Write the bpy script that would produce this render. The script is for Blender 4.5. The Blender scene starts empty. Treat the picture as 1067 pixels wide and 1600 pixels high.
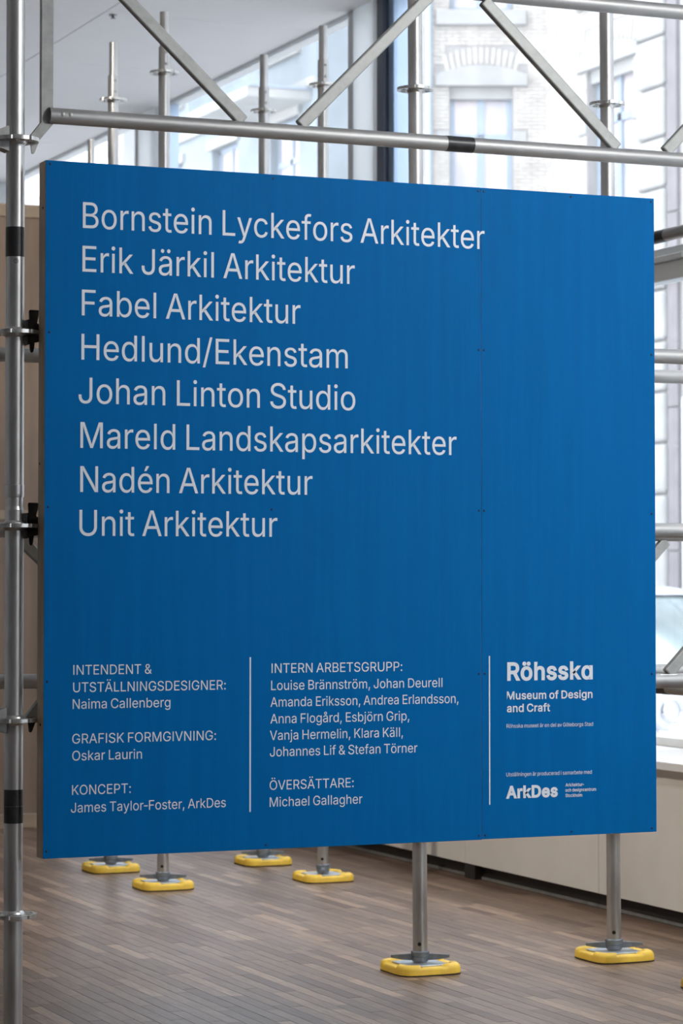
import bpy, bmesh, math, random
from mathutils import Vector, Matrix
from mathutils.geometry import tessellate_polygon

SC = bpy.context.scene
COL = SC.collection
PI = math.pi
random.seed(4)

# ------------------------------------------------------------------ camera
cam = bpy.data.cameras.new('camera')
cam.sensor_fit = 'VERTICAL'
cam.sensor_height = 36.0
cam.sensor_width = 24.0
cam.lens = 4159.56 / 1600 * 36.0
cam.shift_y = -0.0348
cam.clip_start = 0.1
cam.clip_end = 400
cam.dof.use_dof = True
cam.dof.focus_distance = 7.05
cam.dof.aperture_fstop = 8.0
cob = bpy.data.objects.new('camera', cam)
COL.objects.link(cob)
cob.location = (0, 0, 1.3155)
cob.rotation_euler = (math.radians(92.105), 0, math.radians(66.845 - 90))
SC.camera = cob

# ------------------------------------------------------------------ world: a bright, evenly overcast sky
W = bpy.data.worlds.new('sky')
SC.world = W
W.use_nodes = True
wn = W.node_tree
wn.nodes.clear()
wo = wn.nodes.new('ShaderNodeOutputWorld')
wb = wn.nodes.new('ShaderNodeBackground')
wb.inputs['Strength'].default_value = 3.4
tc = wn.nodes.new('ShaderNodeTexCoord')
sp = wn.nodes.new('ShaderNodeSeparateXYZ')
mr = wn.nodes.new('ShaderNodeMapRange')
mr.inputs['From Min'].default_value = -0.1
mr.inputs['From Max'].default_value = 0.9
cr = wn.nodes.new('ShaderNodeValToRGB')
cr.color_ramp.elements[0].color = (0.965, 0.98, 1.0, 1)
cr.color_ramp.elements[1].color = (0.90, 0.94, 1.0, 1)
wn.links.new(tc.outputs['Generated'], sp.inputs[0])
wn.links.new(sp.outputs['Z'], mr.inputs['Value'])
wn.links.new(mr.outputs[0], cr.inputs[0])
wn.links.new(cr.outputs[0], wb.inputs['Color'])
wn.links.new(wb.outputs[0], wo.inputs[0])

SC.view_settings.view_transform = 'Standard'
SC.view_settings.look = 'None'
SC.view_settings.exposure = 0.75
SC.view_settings.gamma = 1.0
SC.view_settings.use_curve_mapping = False
SC.cycles.use_denoising = True
SC.cycles.denoiser = 'OPENIMAGEDENOISE'
SC.cycles.max_bounces = 10
SC.cycles.diffuse_bounces = 6
SC.cycles.transparent_max_bounces = 16
SC.cycles.sample_clamp_indirect = 8

# ------------------------------------------------------------------ materials
def new_mat(name):
    m = bpy.data.materials.new(name)
    m.use_nodes = True
    nt = m.node_tree
    return m, nt, nt.nodes['Principled BSDF']

def mat(name, col, rough=0.5, metal=0.0, var=0.0, scale=8.0, stretch=(1, 1, 1), bump=0.0, spec=None, col2=None,
        rvar=0.0, detail=4.0):
    """Principled with object-space noise: colour variation, roughness variation and fine relief."""
    m, nt, b = new_mat(name)
    b.inputs['Base Color'].default_value = (*col, 1)
    b.inputs['Roughness'].default_value = rough
    b.inputs['Metallic'].default_value = metal
    if spec is not None:
        b.inputs['Specular IOR Level'].default_value = spec
    if var or bump or rvar or col2:
        t = nt.nodes.new('ShaderNodeTexCoord')
        mp = nt.nodes.new('ShaderNodeMapping')
        mp.inputs['Scale'].default_value = stretch
        n = nt.nodes.new('ShaderNodeTexNoise')
        n.inputs['Scale'].default_value = scale
        n.inputs['Detail'].default_value = detail
        nt.links.new(t.outputs['Object'], mp.inputs[0])
        nt.links.new(mp.outputs[0], n.inputs['Vector'])
        if var or col2:
            r = nt.nodes.new('ShaderNodeValToRGB')
            c2 = col2 or tuple(max(0, c * (1 - var)) for c in col)
            c1 = col if col2 else tuple(min(1, c * (1 + var)) for c in col)
            r.color_ramp.elements[0].position = 0.3
            r.color_ramp.elements[1].position = 0.7
            r.color_ramp.elements[0].color = (*c2, 1)
            r.color_ramp.elements[1].color = (*c1, 1)
            nt.links.new(n.outputs['Fac'], r.inputs[0])
            nt.links.new(r.outputs[0], b.inputs['Base Color'])
        if rvar:
            q = nt.nodes.new('ShaderNodeMapRange')
            q.inputs['To Min'].default_value = max(0.02, rough - rvar)
            q.inputs['To Max'].default_value = rough + rvar
            nt.links.new(n.outputs['Fac'], q.inputs['Value'])
            nt.links.new(q.outputs[0], b.inputs['Roughness'])
        if bump:
            u = nt.nodes.new('ShaderNodeBump')
            u.inputs['Strength'].default_value = bump
            u.inputs['Distance'].default_value = 0.01
            nt.links.new(n.outputs['Fac'], u.inputs['Height'])
            nt.links.new(u.outputs[0], b.inputs['Normal'])
    return m

def glass_mat(name, tint=(0.955, 0.965, 0.98), refl=0.08):
    """Clear window pane: lets light straight through, mirrors a little of the room."""
    m = bpy.data.materials.new(name)
    m.use_nodes = True
    nt = m.node_tree
    nt.nodes.clear()
    o = nt.nodes.new('ShaderNodeOutputMaterial')
    mx = nt.nodes.new('ShaderNodeMixShader')
    tr = nt.nodes.new('ShaderNodeBsdfTransparent')
    tr.inputs[0].default_value = (*tint, 1)
    gl = nt.nodes.new('ShaderNodeBsdfGlossy')
    gl.inputs['Roughness'].default_value = 0.02
    fr = nt.nodes.new('ShaderNodeFresnel')
    fr.inputs['IOR'].default_value = 1.35
    ge = nt.nodes.new('ShaderNodeNewGeometry')
    iv = nt.nodes.new('ShaderNodeMath'); iv.operation = 'SUBTRACT'; iv.inputs[0].default_value = 1.0
    mu = nt.nodes.new('ShaderNodeMath'); mu.operation = 'MULTIPLY'
    nt.links.new(ge.outputs['Backfacing'], iv.inputs[1])
    nt.links.new(iv.outputs[0], mu.inputs[0])
    nt.links.new(fr.outputs[0], mu.inputs[1])
    nt.links.new(mu.outputs[0], mx.inputs[0])
    nt.links.new(tr.outputs[0], mx.inputs[1])
    nt.links.new(gl.outputs[0], mx.inputs[2])
    # pale veil mixed in to stand for glare and haze on the pane
    veil = nt.nodes.new('ShaderNodeBsdfTranslucent')
    veil.inputs[0].default_value = (0.92, 0.96, 1.0, 1)
    m2 = nt.nodes.new('ShaderNodeMixShader')
    m2.inputs[0].default_value = 0.05
    nt.links.new(mx.outputs[0], m2.inputs[1])
    nt.links.new(veil.outputs[0], m2.inputs[2])
    nt.links.new(m2.outputs[0], o.inputs[0])
    return m

def plank_mat():
    m, nt, b = new_mat('worn oak strip floor')
    g = nt.nodes.new('ShaderNodeNewGeometry')
    oi = nt.nodes.new('ShaderNodeObjectInfo')
    ad = nt.nodes.new('ShaderNodeMath'); ad.operation = 'ADD'
    fr = nt.nodes.new('ShaderNodeMath'); fr.operation = 'FRACT'
    nt.links.new(g.outputs['Random Per Island'], ad.inputs[0])
    nt.links.new(oi.outputs['Random'], ad.inputs[1])
    nt.links.new(ad.outputs[0], fr.inputs[0])
    r = nt.nodes.new('ShaderNodeValToRGB')
    els = r.color_ramp.elements
    els[0].position = 0.0; els[0].color = (0.115, 0.064, 0.042, 1)
    els[1].position = 1.0; els[1].color = (0.37, 0.25, 0.175, 1)
    for p, c in ((0.2, (0.160, 0.102, 0.070)), (0.55, (0.198, 0.130, 0.091)), (0.88, (0.250, 0.166, 0.116))):
        e = els.new(p); e.color = (*c, 1)
    nt.links.new(fr.outputs[0], r.inputs[0])
    mp = nt.nodes.new('ShaderNodeMapping')
    mp.inputs['Scale'].default_value = (70, 4.0, 1)
    nt.links.new(g.outputs['Position'], mp.inputs[0])
    n = nt.nodes.new('ShaderNodeTexNoise')
    n.inputs['Scale'].default_value = 2.2
    n.inputs['Detail'].default_value = 6
    nt.links.new(mp.outputs[0], n.inputs['Vector'])
    mx = nt.nodes.new('ShaderNodeMix'); mx.data_type = 'RGBA'; mx.blend_type = 'MULTIPLY'
    mx.inputs[0].default_value = 0.75
    gr = nt.nodes.new('ShaderNodeValToRGB')
    gr.color_ramp.elements[0].position = 0.35; gr.color_ramp.elements[0].color = (0.55, 0.55, 0.55, 1)
    gr.color_ramp.elements[1].position = 0.65; gr.color_ramp.elements[1].color = (1.15, 1.15, 1.15, 1)
    nt.links.new(n.outputs['Fac'], gr.inputs[0])
    nt.links.new(r.outputs[0], mx.inputs[6])
    nt.links.new(gr.outputs[0], mx.inputs[7])
    nt.links.new(mx.outputs[2], b.inputs['Base Color'])
    w = nt.nodes.new('ShaderNodeTexNoise')
    w.inputs['Scale'].default_value = 1.3
    w.inputs['Detail'].default_value = 5
    nt.links.new(g.outputs['Position'], w.inputs['Vector'])
    q = nt.nodes.new('ShaderNodeMapRange')
    q.inputs['To Min'].default_value = 0.30
    q.inputs['To Max'].default_value = 0.46
    b.inputs['Specular IOR Level'].default_value = 0.46
    nt.links.new(w.outputs['Fac'], q.inputs['Value'])
    nt.links.new(q.outputs[0], b.inputs['Roughness'])
    bp = nt.nodes.new('ShaderNodeBump')
    bp.inputs['Strength'].default_value = 0.12
    bp.inputs['Distance'].default_value = 0.004
    nt.links.new(n.outputs['Fac'], bp.inputs['Height'])
    nt.links.new(bp.outputs[0], b.inputs['Normal'])
    return m

M = {}
M['steel_chord'] = mat('glare-damped girder steel', (0.40, 0.40, 0.395), 0.50, 0.70, 0.16, 22, (0.25, 1, 1), 0.05, rvar=0.09)  # darker, rougher copy of the post steel, to damp spotlight glare
M['steel'] = mat('galvanised scaffold steel', (0.56, 0.56, 0.55), 0.37, 0.88, 0.16, 22, (1, 1, 0.25), 0.05, rvar=0.09)
M['steel_dark'] = mat('dull galvanised steel', (0.37, 0.37, 0.36), 0.50, 0.7, 0.2, 16, (1, 1, 0.3), 0.05, rvar=0.1)
M['bar'] = mat('brushed aluminium bar', (0.38, 0.39, 0.375), 0.55, 0.35, 0.16, 28, (1, 1, 1), 0.04, rvar=0.1)
M['cast'] = mat('near-black cast iron', (0.030, 0.028, 0.027), 0.5, 0.3, 0.3, 40, bump=0.1)  # shade behind the board is put into the wedge head colour
M['rosette'] = mat('zinc plated rosette', (0.62, 0.62, 0.60), 0.33, 0.9, 0.25, 60, bump=0.08, rvar=0.12)
M['jack'] = mat('grey blue cast jack nut', (0.20, 0.225, 0.26), 0.5, 0.6, 0.2, 40, bump=0.06)
M['tape'] = mat('black vinyl tape', (0.022, 0.023, 0.025), 0.38, 0, 0.25, 60, bump=0.08)
M['hole'] = mat('dark drilled hole', (0.008, 0.008, 0.008), 0.9)
M['pad'] = mat('yellow rubber pad', (0.95, 0.64, 0.07), 0.55, 0, 0.12, 30, bump=0.06, col2=(0.85, 0.54, 0.07))
M['pad_base'] = mat('dark rubber underside', (0.05, 0.04, 0.03), 0.8)
M['plate'] = mat('zinc base plate', (0.48, 0.54, 0.60), 0.36, 0.7, 0.2, 40, rvar=0.1)
M['blue'] = mat('blue painted plywood', (0.0, 0.135, 0.40), 0.5, 0, 0.05, 34, (1, 1, 0.06), 0.08, spec=0.05, rvar=0.04)
M['vinyl'] = mat('white vinyl lettering', (0.77, 0.83, 0.88), 0.45)
M['ply'] = mat('raw plywood edge', (0.52, 0.43, 0.32), 0.65, 0, 0.25, 24, (1, 1, 0.08), 0.08)
M['wood'] = mat('birch plywood', (0.21, 0.145, 0.10), 0.6, 0, 0.18, 12, (1, 1, 0.08), 0.05)
M['wood_rail'] = mat('planed pine rail', (0.33, 0.245, 0.165), 0.6, 0, 0.15, 12, (0.08, 1, 1), 0.05)
M['screw'] = mat('dark blue screw head', (0.004, 0.02, 0.07), 0.4, 0.4)
M['ceil'] = mat('matt white ceiling board', (0.88, 0.88, 0.89), 0.8, 0, 0.01, 3)
M['wallw'] = mat('grey plaster wall', (0.30, 0.295, 0.285), 0.8, 0, 0.03, 5, bump=0.02)
M['white'] = mat('white plaster wall', (0.80, 0.79, 0.77), 0.8, 0, 0.03, 5, bump=0.02)
M['panel'] = mat('off white lacquered panel', (0.74, 0.72, 0.68), 0.5, 0, 0.03, 6)
M['sill'] = mat('white window sill', (0.78, 0.79, 0.80), 0.45, 0, 0.03, 8)
M['kick'] = mat('black skirting', (0.018, 0.016, 0.015), 0.6, 0, 0.2, 20)
M['frame_w'] = mat('white window profile', (0.72, 0.74, 0.73), 0.45, 0, 0.03, 8)
M['frame_g'] = mat('pale grey window profile', (0.50, 0.53, 0.54), 0.4, 0, 0.04, 8)
M['frame_d'] = mat('dark blue grey window profile', (0.045, 0.06, 0.09), 0.4, 0.1, 0.1, 8)
M['frame_b'] = mat('light blue aluminium profile', (0.34, 0.46, 0.62), 0.35, 0.4, 0.04, 8)
fm = M['brightened'] = bpy.data.materials.new('frosted white infill')  # translucency added so backlit white parts glow pale
fm.use_nodes = True
fn = fm.node_tree; fb = fn.nodes['Principled BSDF']
fb.inputs['Base Color'].default_value = (0.85, 0.86, 0.86, 1); fb.inputs['Roughness'].default_value = 0.6
ft = fn.nodes.new('ShaderNodeBsdfTranslucent'); ft.inputs[0].default_value = (0.9, 0.93, 0.95, 1)
fx = fn.nodes.new('ShaderNodeMixShader'); fx.inputs[0].default_value = 0.62
fn.links.new(fb.outputs[0], fx.inputs[1]); fn.links.new(ft.outputs[0], fx.inputs[2]); fn.links.new(fx.outputs[0], fn.nodes['Material Output'].inputs[0])
M['glass'] = glass_mat('clear window glass')
lm, lnt, lb = new_mat('lit lamp lens')
lb.inputs['Emission Color'].default_value = (1, 0.85, 0.65, 1); lb.inputs['Emission Strength'].default_value = 12
M['lens'] = lm  # glowing lens of the added fill spotlights
M['plank'] = plank_mat()
M['screed'] = mat('dark floor joint', (0.06, 0.042, 0.032), 0.8)
M['asphalt'] = mat('pale street paving', (0.50, 0.50, 0.50), 0.85, 0, 0.12, 3, bump=0.1)
M['brick'] = mat('pale cream brick', (0.40, 0.38, 0.35), 0.8, 0, 0.14, 6, bump=0.05)
M['mortar'] = mat('light mortar', (0.27, 0.265, 0.26), 0.9, 0, 0.05, 6)
M['stone'] = mat('pale dressed stone', (0.30, 0.305, 0.30), 0.8, 0, 0.12, 3, bump=0.08)
M['wframe'] = mat('grey blue painted window frame', (0.24, 0.30, 0.38), 0.5, 0, 0.08, 5)  # own grey blue, lightened for outdoor glare
M['wpane'] = mat('window pane lightened for glare', (0.60, 0.52, 0.53), 0.12, 0, 0.4, 1.6, (1, 1, 0.5), col2=(0.30, 0.31, 0.36))  # outdoor glare and sky reflection put into the pane colour
M['pipe'] = mat('grey violet painted metal', (0.13, 0.12, 0.13), 0.5, 0, 0.15, 4)
M['render'] = mat('pale lime render', (0.42, 0.43, 0.435), 0.85, 0, 0.08, 1.5)
M['render2'] = mat('greyish blue render', (0.20, 0.24, 0.27), 0.85, 0, 0.12, 1.5)
M['roof'] = mat('zinc roof', (0.28, 0.31, 0.34), 0.5, 0.3, 0.1, 2)
M['leafy'] = mat('yellow green balcony flowers', (0.45, 0.46, 0.10), 0.8, 0, 0.4, 14, col2=(0.16, 0.26, 0.10))
M['car'] = mat('silver blue car paint', (0.50, 0.56, 0.64), 0.22, 0.5, 0.03, 5)
M['car_glass'] = mat('tinted car glass', (0.20, 0.27, 0.28), 0.05, 0, 0.3, 2, spec=0.9)
M['chrome'] = mat('car chrome', (0.75, 0.77, 0.80), 0.12, 1.0, 0.03, 5)
M['rubber'] = mat('tyre rubber', (0.025, 0.025, 0.025), 0.8, 0, 0.2, 30)
M['lamp'] = mat('headlamp lens', (0.70, 0.74, 0.80), 0.08, 0.3, 0.1, 20)

# ------------------------------------------------------------------ mesh builder
class MB:
    def __init__(s):
        s.v = []; s.f = []; s.sm = []; s.mi = []
        s.cur = 0
    def _add(s, vs, fs, smooth=False):
        k = len(s.v)
        s.v += [tuple(p) for p in vs]
        for f in fs:
            s.f.append(tuple(i + k for i in f)); s.sm.append(smooth); s.mi.append(s.cur)
    def box(s, lo, hi, mtx=None, bevel=0.0):
        x0, y0, z0 = lo; x1, y1, z1 = hi
        if bevel > 0:
            b = bevel
            bm = bmesh.new()
            bmesh.ops.create_cube(bm, size=1)
            for v in bm.verts:
                v.co = Vector(((x0 + x1) / 2 + v.co.x * (x1 - x0), (y0 + y1) / 2 + v.co.y * (y1 - y0), (z0 + z1) / 2 + v.co.z * (z1 - z0)))
            bmesh.ops.bevel(bm, geom=bm.edges[:], offset=b, segments=2, affect='EDGES', profile=0.5)
            bm.verts.index_update()
            vs = [v.co.copy() for v in bm.verts]
            fs = [[v.index for v in f.verts] for f in bm.faces]
            bm.free()
        else:
            vs = [Vector(p) for p in ((x0, y0, z0), (x1, y0, z0), (x1, y1, z0), (x0, y1, z0), (x0, y0, z1), (x1, y0, z1), (x1, y1, z1), (x0, y1, z1))]
            fs = [(0, 3, 2, 1), (4, 5, 6, 7), (0, 1, 5, 4), (1, 2, 6, 5), (2, 3, 7, 6), (3, 0, 4, 7)]
        if mtx:
            vs = [mtx @ v for v in vs]
        s._add(vs, fs)
        return s
    def tube(s, p0, p1, r0, r1=None, seg=28, caps=True, bore=0.0):
        p0 = Vector(p0); p1 = Vector(p1)
        r1 = r0 if r1 is None else r1
        d = (p1 - p0).normalized()
        a = Vector((0, 0, 1)) if abs(d.z) < 0.9 else Vector((1, 0, 0))
        u = d.cross(a).normalized(); w = d.cross(u)
        ring = lambda p, r: [p + (u * math.cos(2 * PI * i / seg) + w * math.sin(2 * PI * i / seg)) * r for i in range(seg)]
        A, B = ring(p0, r0), ring(p1, r1)
        s._add(A + B, [(i, i + seg, (i + 1) % seg + seg, (i + 1) % seg) for i in range(seg)], True)
        if caps:
            if bore > 0:
                for c, r, dd in ((p0, r0, d), (p1, r1, -d)):
                    O = ring(c, r); I = ring(c, bore); J = ring(c + dd * min(0.05, (p1 - p0).length / 2.1), bore)
                    s._add(O + I, [(i, (i + 1) % seg, (i + 1) % seg + seg, i + seg) for i in range(seg)])
                    s._add(I + J, [(i, (i + 1) % seg, (i + 1) % seg + seg, i + seg) for i in range(seg)], True)
                    s._add(J, [tuple(range(seg))])
            else:
                s._add(A, [tuple(range(seg))])
                s._add(B, [tuple(reversed(range(seg)))])
        return s
    def lathe(s, prof, c=(0, 0, 0), seg=28, smooth=True):
        """prof: (r, z) pairs going round the z axis"""
        cx, cy, cz = c
        for (ra, za), (rb, zb) in zip(prof, prof[1:]):
            vs = []
            for r, z in ((ra, za), (rb, zb)):
                for i in range(seg):
                    t = 2 * PI * i / seg
                    vs.append((cx + r * math.cos(t), cy + r * math.sin(t), cz + z))
            s._add(vs, [(i, (i + 1) % seg, (i + 1) % seg + seg, i + seg) for i in range(seg)], smooth)
        return s
    def prism(s, poly, y0, y1, mtx=None):
        """poly in x, z; extruded along y"""
        n = len(poly)
        vs = [Vector((x, y0, z)) for x, z in poly] + [Vector((x, y1, z)) for x, z in poly]
        if mtx:
            vs = [mtx @ v for v in vs]
        fs = [tuple(range(n)), tuple(reversed(range(n, 2 * n)))]
        fs += [(i, i + n, (i + 1) % n + n, (i + 1) % n) for i in range(n)]
        s._add(vs, fs)
        return s
    def grid(s, rows, closed=False, smooth=True):
        n = len(rows[0]); vs = [p for r in rows for p in r]; fs = []
        for j in range(len(rows) - 1):
            for i in range(n if closed else n - 1):
                k = (i + 1) % n
                fs.append((j * n + i, j * n + k, (j + 1) * n + k, (j + 1) * n + i))
        s._add(vs, fs, smooth)
        return s
    def mesh(s, name, *mats):
        me = bpy.data.meshes.new(name)
        me.from_pydata(s.v, [], s.f)
        me.polygons.foreach_set('use_smooth', s.sm)
        for m in mats:
            me.materials.append(m)
        me.polygons.foreach_set('material_index', s.mi)
        bm = bmesh.new(); bm.from_mesh(me)
        bmesh.ops.recalc_face_normals(bm, faces=bm.faces[:])
        bm.to_mesh(me); bm.free()
        me.update()
        return me
    def build(s, name, m, parent=None, loc=None, **tags):
        return link(name, s.mesh(name, *(m if isinstance(m, (list, tuple)) else [m])), parent, loc, **tags)

def link(name, data, parent=None, loc=None, rot=None, label=None, cat=None, group=None, kind=None):
    o = bpy.data.objects.new(name, data)
    COL.objects.link(o)
    if parent: o.parent = parent
    if loc: o.location = loc
    if rot: o.rotation_euler = rot
    if label: o['label'] = label
    if cat: o['category'] = cat
    if group: o['group'] = group
    if kind: o['kind'] = kind
    return o

def copy_tree(o, parent=None):
    c = o.copy(); COL.objects.link(c)
    if parent: c.parent = parent
    for ch in list(o.children):
        copy_tree(ch, c)
    return c

# ================================================================== THE ROOM
X_WALL, X_GLASS, Z_CEIL = 5.055, 5.50, 4.263
Y0, Y1, X0 = -4.0, 27.0, -3.2

# floor: dark screed slab with every strip of parquet laid on it (strips run along the window wall)
floor = MB().box((X0, Y0, -0.15), (5.6, Y1, -0.010)).build('floor', M['screed'], kind='structure')
PW = 0.046
def strip_mesh(L):
    g, t = 0.0002, 0.0008
    b = MB()
    x0, x1, y0, y1 = -PW / 2 + g, PW / 2 - g, -L / 2 + g, L / 2 - g
    b._add([(x0, y0, -.0095), (x1, y0, -.0095), (x1, y1, -.0095), (x0, y1, -.0095), (x0, y0, -t), (x1, y0, -t), (x1, y1, -t), (x0, y1, -t),
            (x0 + t, y0 + t, 0), (x1 - t, y0 + t, 0), (x1 - t, y1 - t, 0), (x0 + t, y1 - t, 0)],
           [(0, 1, 5, 4), (1, 2, 6, 5), (2, 3, 7, 6), (3, 0, 4, 7), (4, 5, 9, 8), (5, 6, 10, 9), (6, 7, 11, 10), (7, 4, 8, 11), (8, 9, 10, 11)])
    return b
LENS = [0.28, 0.38, 0.50, 0.62]
strips = []
rr = random.Random(11)
nx = int((5.085 - X0) / PW)
for i in range(nx):
    x = 5.085 - PW * (i + 0.5)
    y = Y0 + rr.uniform(0, 0.4)
    while y < Y1 - 0.5:
        k = rr.choice((0, 1, 1, 2, 2, 3))
        strips.append((x, y + LENS[k] / 2, k, rr.uniform(-0.0003, 0.0003)))
        y += LENS[k]
CA, CB = math.cos(math.radians(66.845)), math.sin(math.radians(66.845))
def seen(x, y):
    d = x * CA + y * CB; r = x * CB - y * CA
    if d < 3: return None
    px = 533 + 4160 * r / d; py = 912 + 4160 * 1.3155 / d
    if -20 < px < 1090 and 1300 < py < 1612 and not (62 < px < 1024 and py < 1341 - (px - 66) * 0.042 - 4):
        return d
keys = sorted(((seen(x, y), n) for n, (x, y, k, dz) in enumerate(strips) if seen(x, y)), key=lambda t: t[0])
single = set(n for d, n in keys[:300])
smesh = [strip_mesh(L).mesh('plank', M['plank']) for L in LENS]
rest = MB()
proto = [strip_mesh(L) for L in LENS]
for n, (x, y, k, dz) in enumerate(strips):
    if n in single:
        link('plank', smesh[k], floor, (x, y, dz))
    else:
        rest._add([(a + x, b + y, c + dz) for a, b, c in proto[k].v], proto[k].f)
rest.build('planks_beyond', M['plank'], floor, kind='stuff')

# ceiling of large matt boards with fine joints
ceiling = MB().box((X0, Y0, Z_CEIL + 0.02), (5.62, Y1, Z_CEIL + 0.25)).build('ceiling', M['wallw'], kind='structure')
PX, PY = 1.20, 1.40
cpm = MB().box((-PX / 2 + .003, -PY / 2 + .003, 0), (PX / 2 - .003, PY / 2 - .003, 0.021), bevel=0.002).mesh('panel', M['ceil'])
ix = 0
x = 5.512 - PX / 2
while x > X0 - 0.3:
    y = 13.235 - PY * 12 - PY / 2
    while y < Y1:
        if y > Y0 - .5: link('panel', cpm, ceiling, (x, y, Z_CEIL))
        y += PY
    x -= PX
MB().box((5.507, Y0, Z_CEIL - 0.004), (5.62, Y1, Z_CEIL + 0.02)).build('trim_1', M['frame_w'], kind='structure')

# other walls (behind the camera, to its left, far end)
MB().box((X0 - 0.2, Y0, 0), (X0, 6.0, Z_CEIL + 0.2)).build('wall_left', M['wallw'], kind='structure')
MB().box((X0 - 0.2, 6.0, 0), (X0, Y1, Z_CEIL + 0.2)).build('wall_left', M['white'], kind='structure')
MB().box((5.40, Y0, 0.618), (5.62, -1.15, Z_CEIL)).build('trim_3', M['wallw'], kind='structure')
MB().box((X0 - 0.2, Y0 - 0.2, 0), (5.62, Y0, Z_CEIL + 0.2)).build('wall_back', M['wallw'], kind='structure')
MB().box((X0 - 0.2, Y1, 0), (5.62, Y1 + 0.2, Z_CEIL + 0.2)).build('wall_front', M['white'], kind='structure')

# deep low wall under the windows: core, lacquered panels, black kick, white sill
wr = MB().box((5.10, Y0, 0), (5.62, Y1, 0.585)).build('wall_right', M['kick'], kind='structure')
pl = 1.20
pmesh = MB().box((X_WALL, 0.0015, 0), (5.10, pl - 0.0015, 0.52), bevel=0.0012).mesh('panel', M['panel'])
k = 0
y = 9.255 - pl * 11
while y < Y1 - 0.2:
    if y >= Y0: link('panel', pmesh, wr, (0, y, 0.064))
    y += pl
MB().box((5.092, Y0, 0.0), (5.099, Y1, 0.012)).build('skirting_strip', M['steel_dark'], wr)
MB().box((5.005, Y0, 0.587), (5.62, Y1, 0.618), bevel=0.003).build('trim_2', M['sill'], kind='structure')
for yy in (10.42, 14.0, 6.8):
    MB().box((5.060, yy - .05, 0.0), (5.095, yy + .05, 0.063)).build('foot', M['kick'], wr)

# the glazing: bays 3.6 m wide, transom at 2.55 m
def window(n, ya, yb, dark=True):
    r = link('window_%d' % n, None, loc=(X_GLASS, (ya + yb) / 2, 0.618), kind='structure')
    h = (yb - ya) / 2; zt = Z_CEIL - 0.618 - 0.004
    L = lambda z: z - 0.618
    # mullion complex sits at the near-left end of each bay (at yb)
    MB().box((-0.02, h + 0.20, 0), (0.03, h + 0.475, zt), bevel=0.004).build('infill_panel', M['brightened'], r)
    MB().box((-0.02, h + 0.475, 0), (0.05, h + 0.54, zt), bevel=0.003).build('mullion', M['frame_g'], r, label='pale grey narrow mullion')
    if dark: MB().box((-0.03, h + 0.065, 0), (0.10, h + 0.145, zt), bevel=0.003).build('mullion', M['frame_d'], r, label='dark mullion')
    MB().box((0.00, h + 0.0, 0), (0.09, h + 0.065, zt), bevel=0.003).build('mullion', M['frame_b'], r, label='light blue mullion')
    MB().box((-0.025, h + 0.145, 0), (0.035, h + 0.20, zt)).build('infill_panel', M['brightened'], r)
    MB().box((-0.03, -h, L(2.513)), (0.05, h, L(2.590)), bevel=0.004).box((-0.055, -h, L(2.590)), (0.05, h, L(2.612)), bevel=0.003)\
        .box((-0.01, -h, L(2.612)), (0.05, h, L(2.652)), bevel=0.003).build('transom', M['frame_g'], r)
    MB().box((-0.03, -h, 0), (0.06, h, 0.035), bevel=0.003).build('bottom_rail', M['frame_w'], r)
    MB().box((0.0, -h, zt - 0.008), (0.035, h, zt), bevel=0.001).build('head_rail', M['brightened'], r)
    MB().box((0.012, -h, 0.03), (0.020, h, L(2.52))).build('pane', M['glass'], r)
    MB().box((0.012, -h, L(2.645)), (0.020, h, zt - 0.006)).build('pane', M['glass'], r)
MP = 3.47
n = 1
ym = 12.19 - MP * 3
while ym < Y1 - 0.3:
    lo = ym - MP + 0.54; hi = ym
    if hi > Y0 + 0.4:
        window(n, max(lo, Y0), hi, ym < 14); n += 1
    ym += MP
if Y1 - (ym - MP + 0.54) > 0.05:
    window(n, ym - MP + 0.54, Y1 - 0.54, False)

# ceiling sprinkler
sr = link('sprinkler', None, loc=(4.373, 13.287, Z_CEIL), label='small dark metal sprinkler head on the pale ceiling', cat='sprinkler')
MB().lathe([(0.0, -0.001), (0.022, -0.001), (0.023, -0.004), (0.0, -0.007)]).build('collar', M['steel_dark'], sr)
MB().lathe([(0.008, -0.006), (0.006, -0.016), (0.0, -0.018)], seg=12).lathe([(0.0, -0.017), (0.014, -0.017), (0.014, -0.019), (0.0, -0.019)], seg=16).build('nozzle', M['cast'], sr)

# fill spotlights with housings, added above the frame to lift what daylight leaves dim
def fill_spot(label, p, aim, power, size, col=(1.0, 0.90, 0.78), soft=0.12):
    p = Vector(p); d = (Vector(aim) - p).normalized()
    r = link('spotlight', None, loc=p, label=label, cat='spotlight', group='added fill spotlights')
    MB().tube((0, 0, 0), (0, 0, Z_CEIL - p.z - .0005), .012, seg=12).build('stem', M['kick'], r)
    MB().tube(-d * .09, d * .06, .045, .06, seg=24, caps=False).tube(-d * .092, -d * .09, .045, seg=24).build('housing', M['kick'], r)
    MB().tube(d * .045, d * .047, .052, seg=24).build('lens', M['lens'], r)
    l = bpy.data.lights.new('spot', 'SPOT')
    l.energy = power; l.spot_size = math.radians(size); l.spot_blend = 0.9; l.color = col; l.shadow_soft_size = soft
    o = link('lamp', l, r, d * .08, d.to_track_quat('-Z', 'Y').to_euler())
fill_spot('added black fill spotlight aimed at the upper right of the board', (4.8, 3.2, 3.95), (3.75, 6.6, 2.1), 205, 72, (1.0, 0.99, 0.97))
fill_spot('added black fill spotlight above the floor behind the board', (2.5, 7.15, 3.95), (4.2, 8.5, 0.0), 65, 55, (1.0, 0.96, 0.90))
fill_spot('added black fill spotlight aimed at the low wall under the windows', (0.6, 9.6, 3.95), (5.0, 9.6, 0.3), 230, 60)
fill_spot('added black fill spotlight aimed at the plywood partition', (2.6, 9.6, 3.95), (3.7, 13.4, 3.2), 130, 42)

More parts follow.
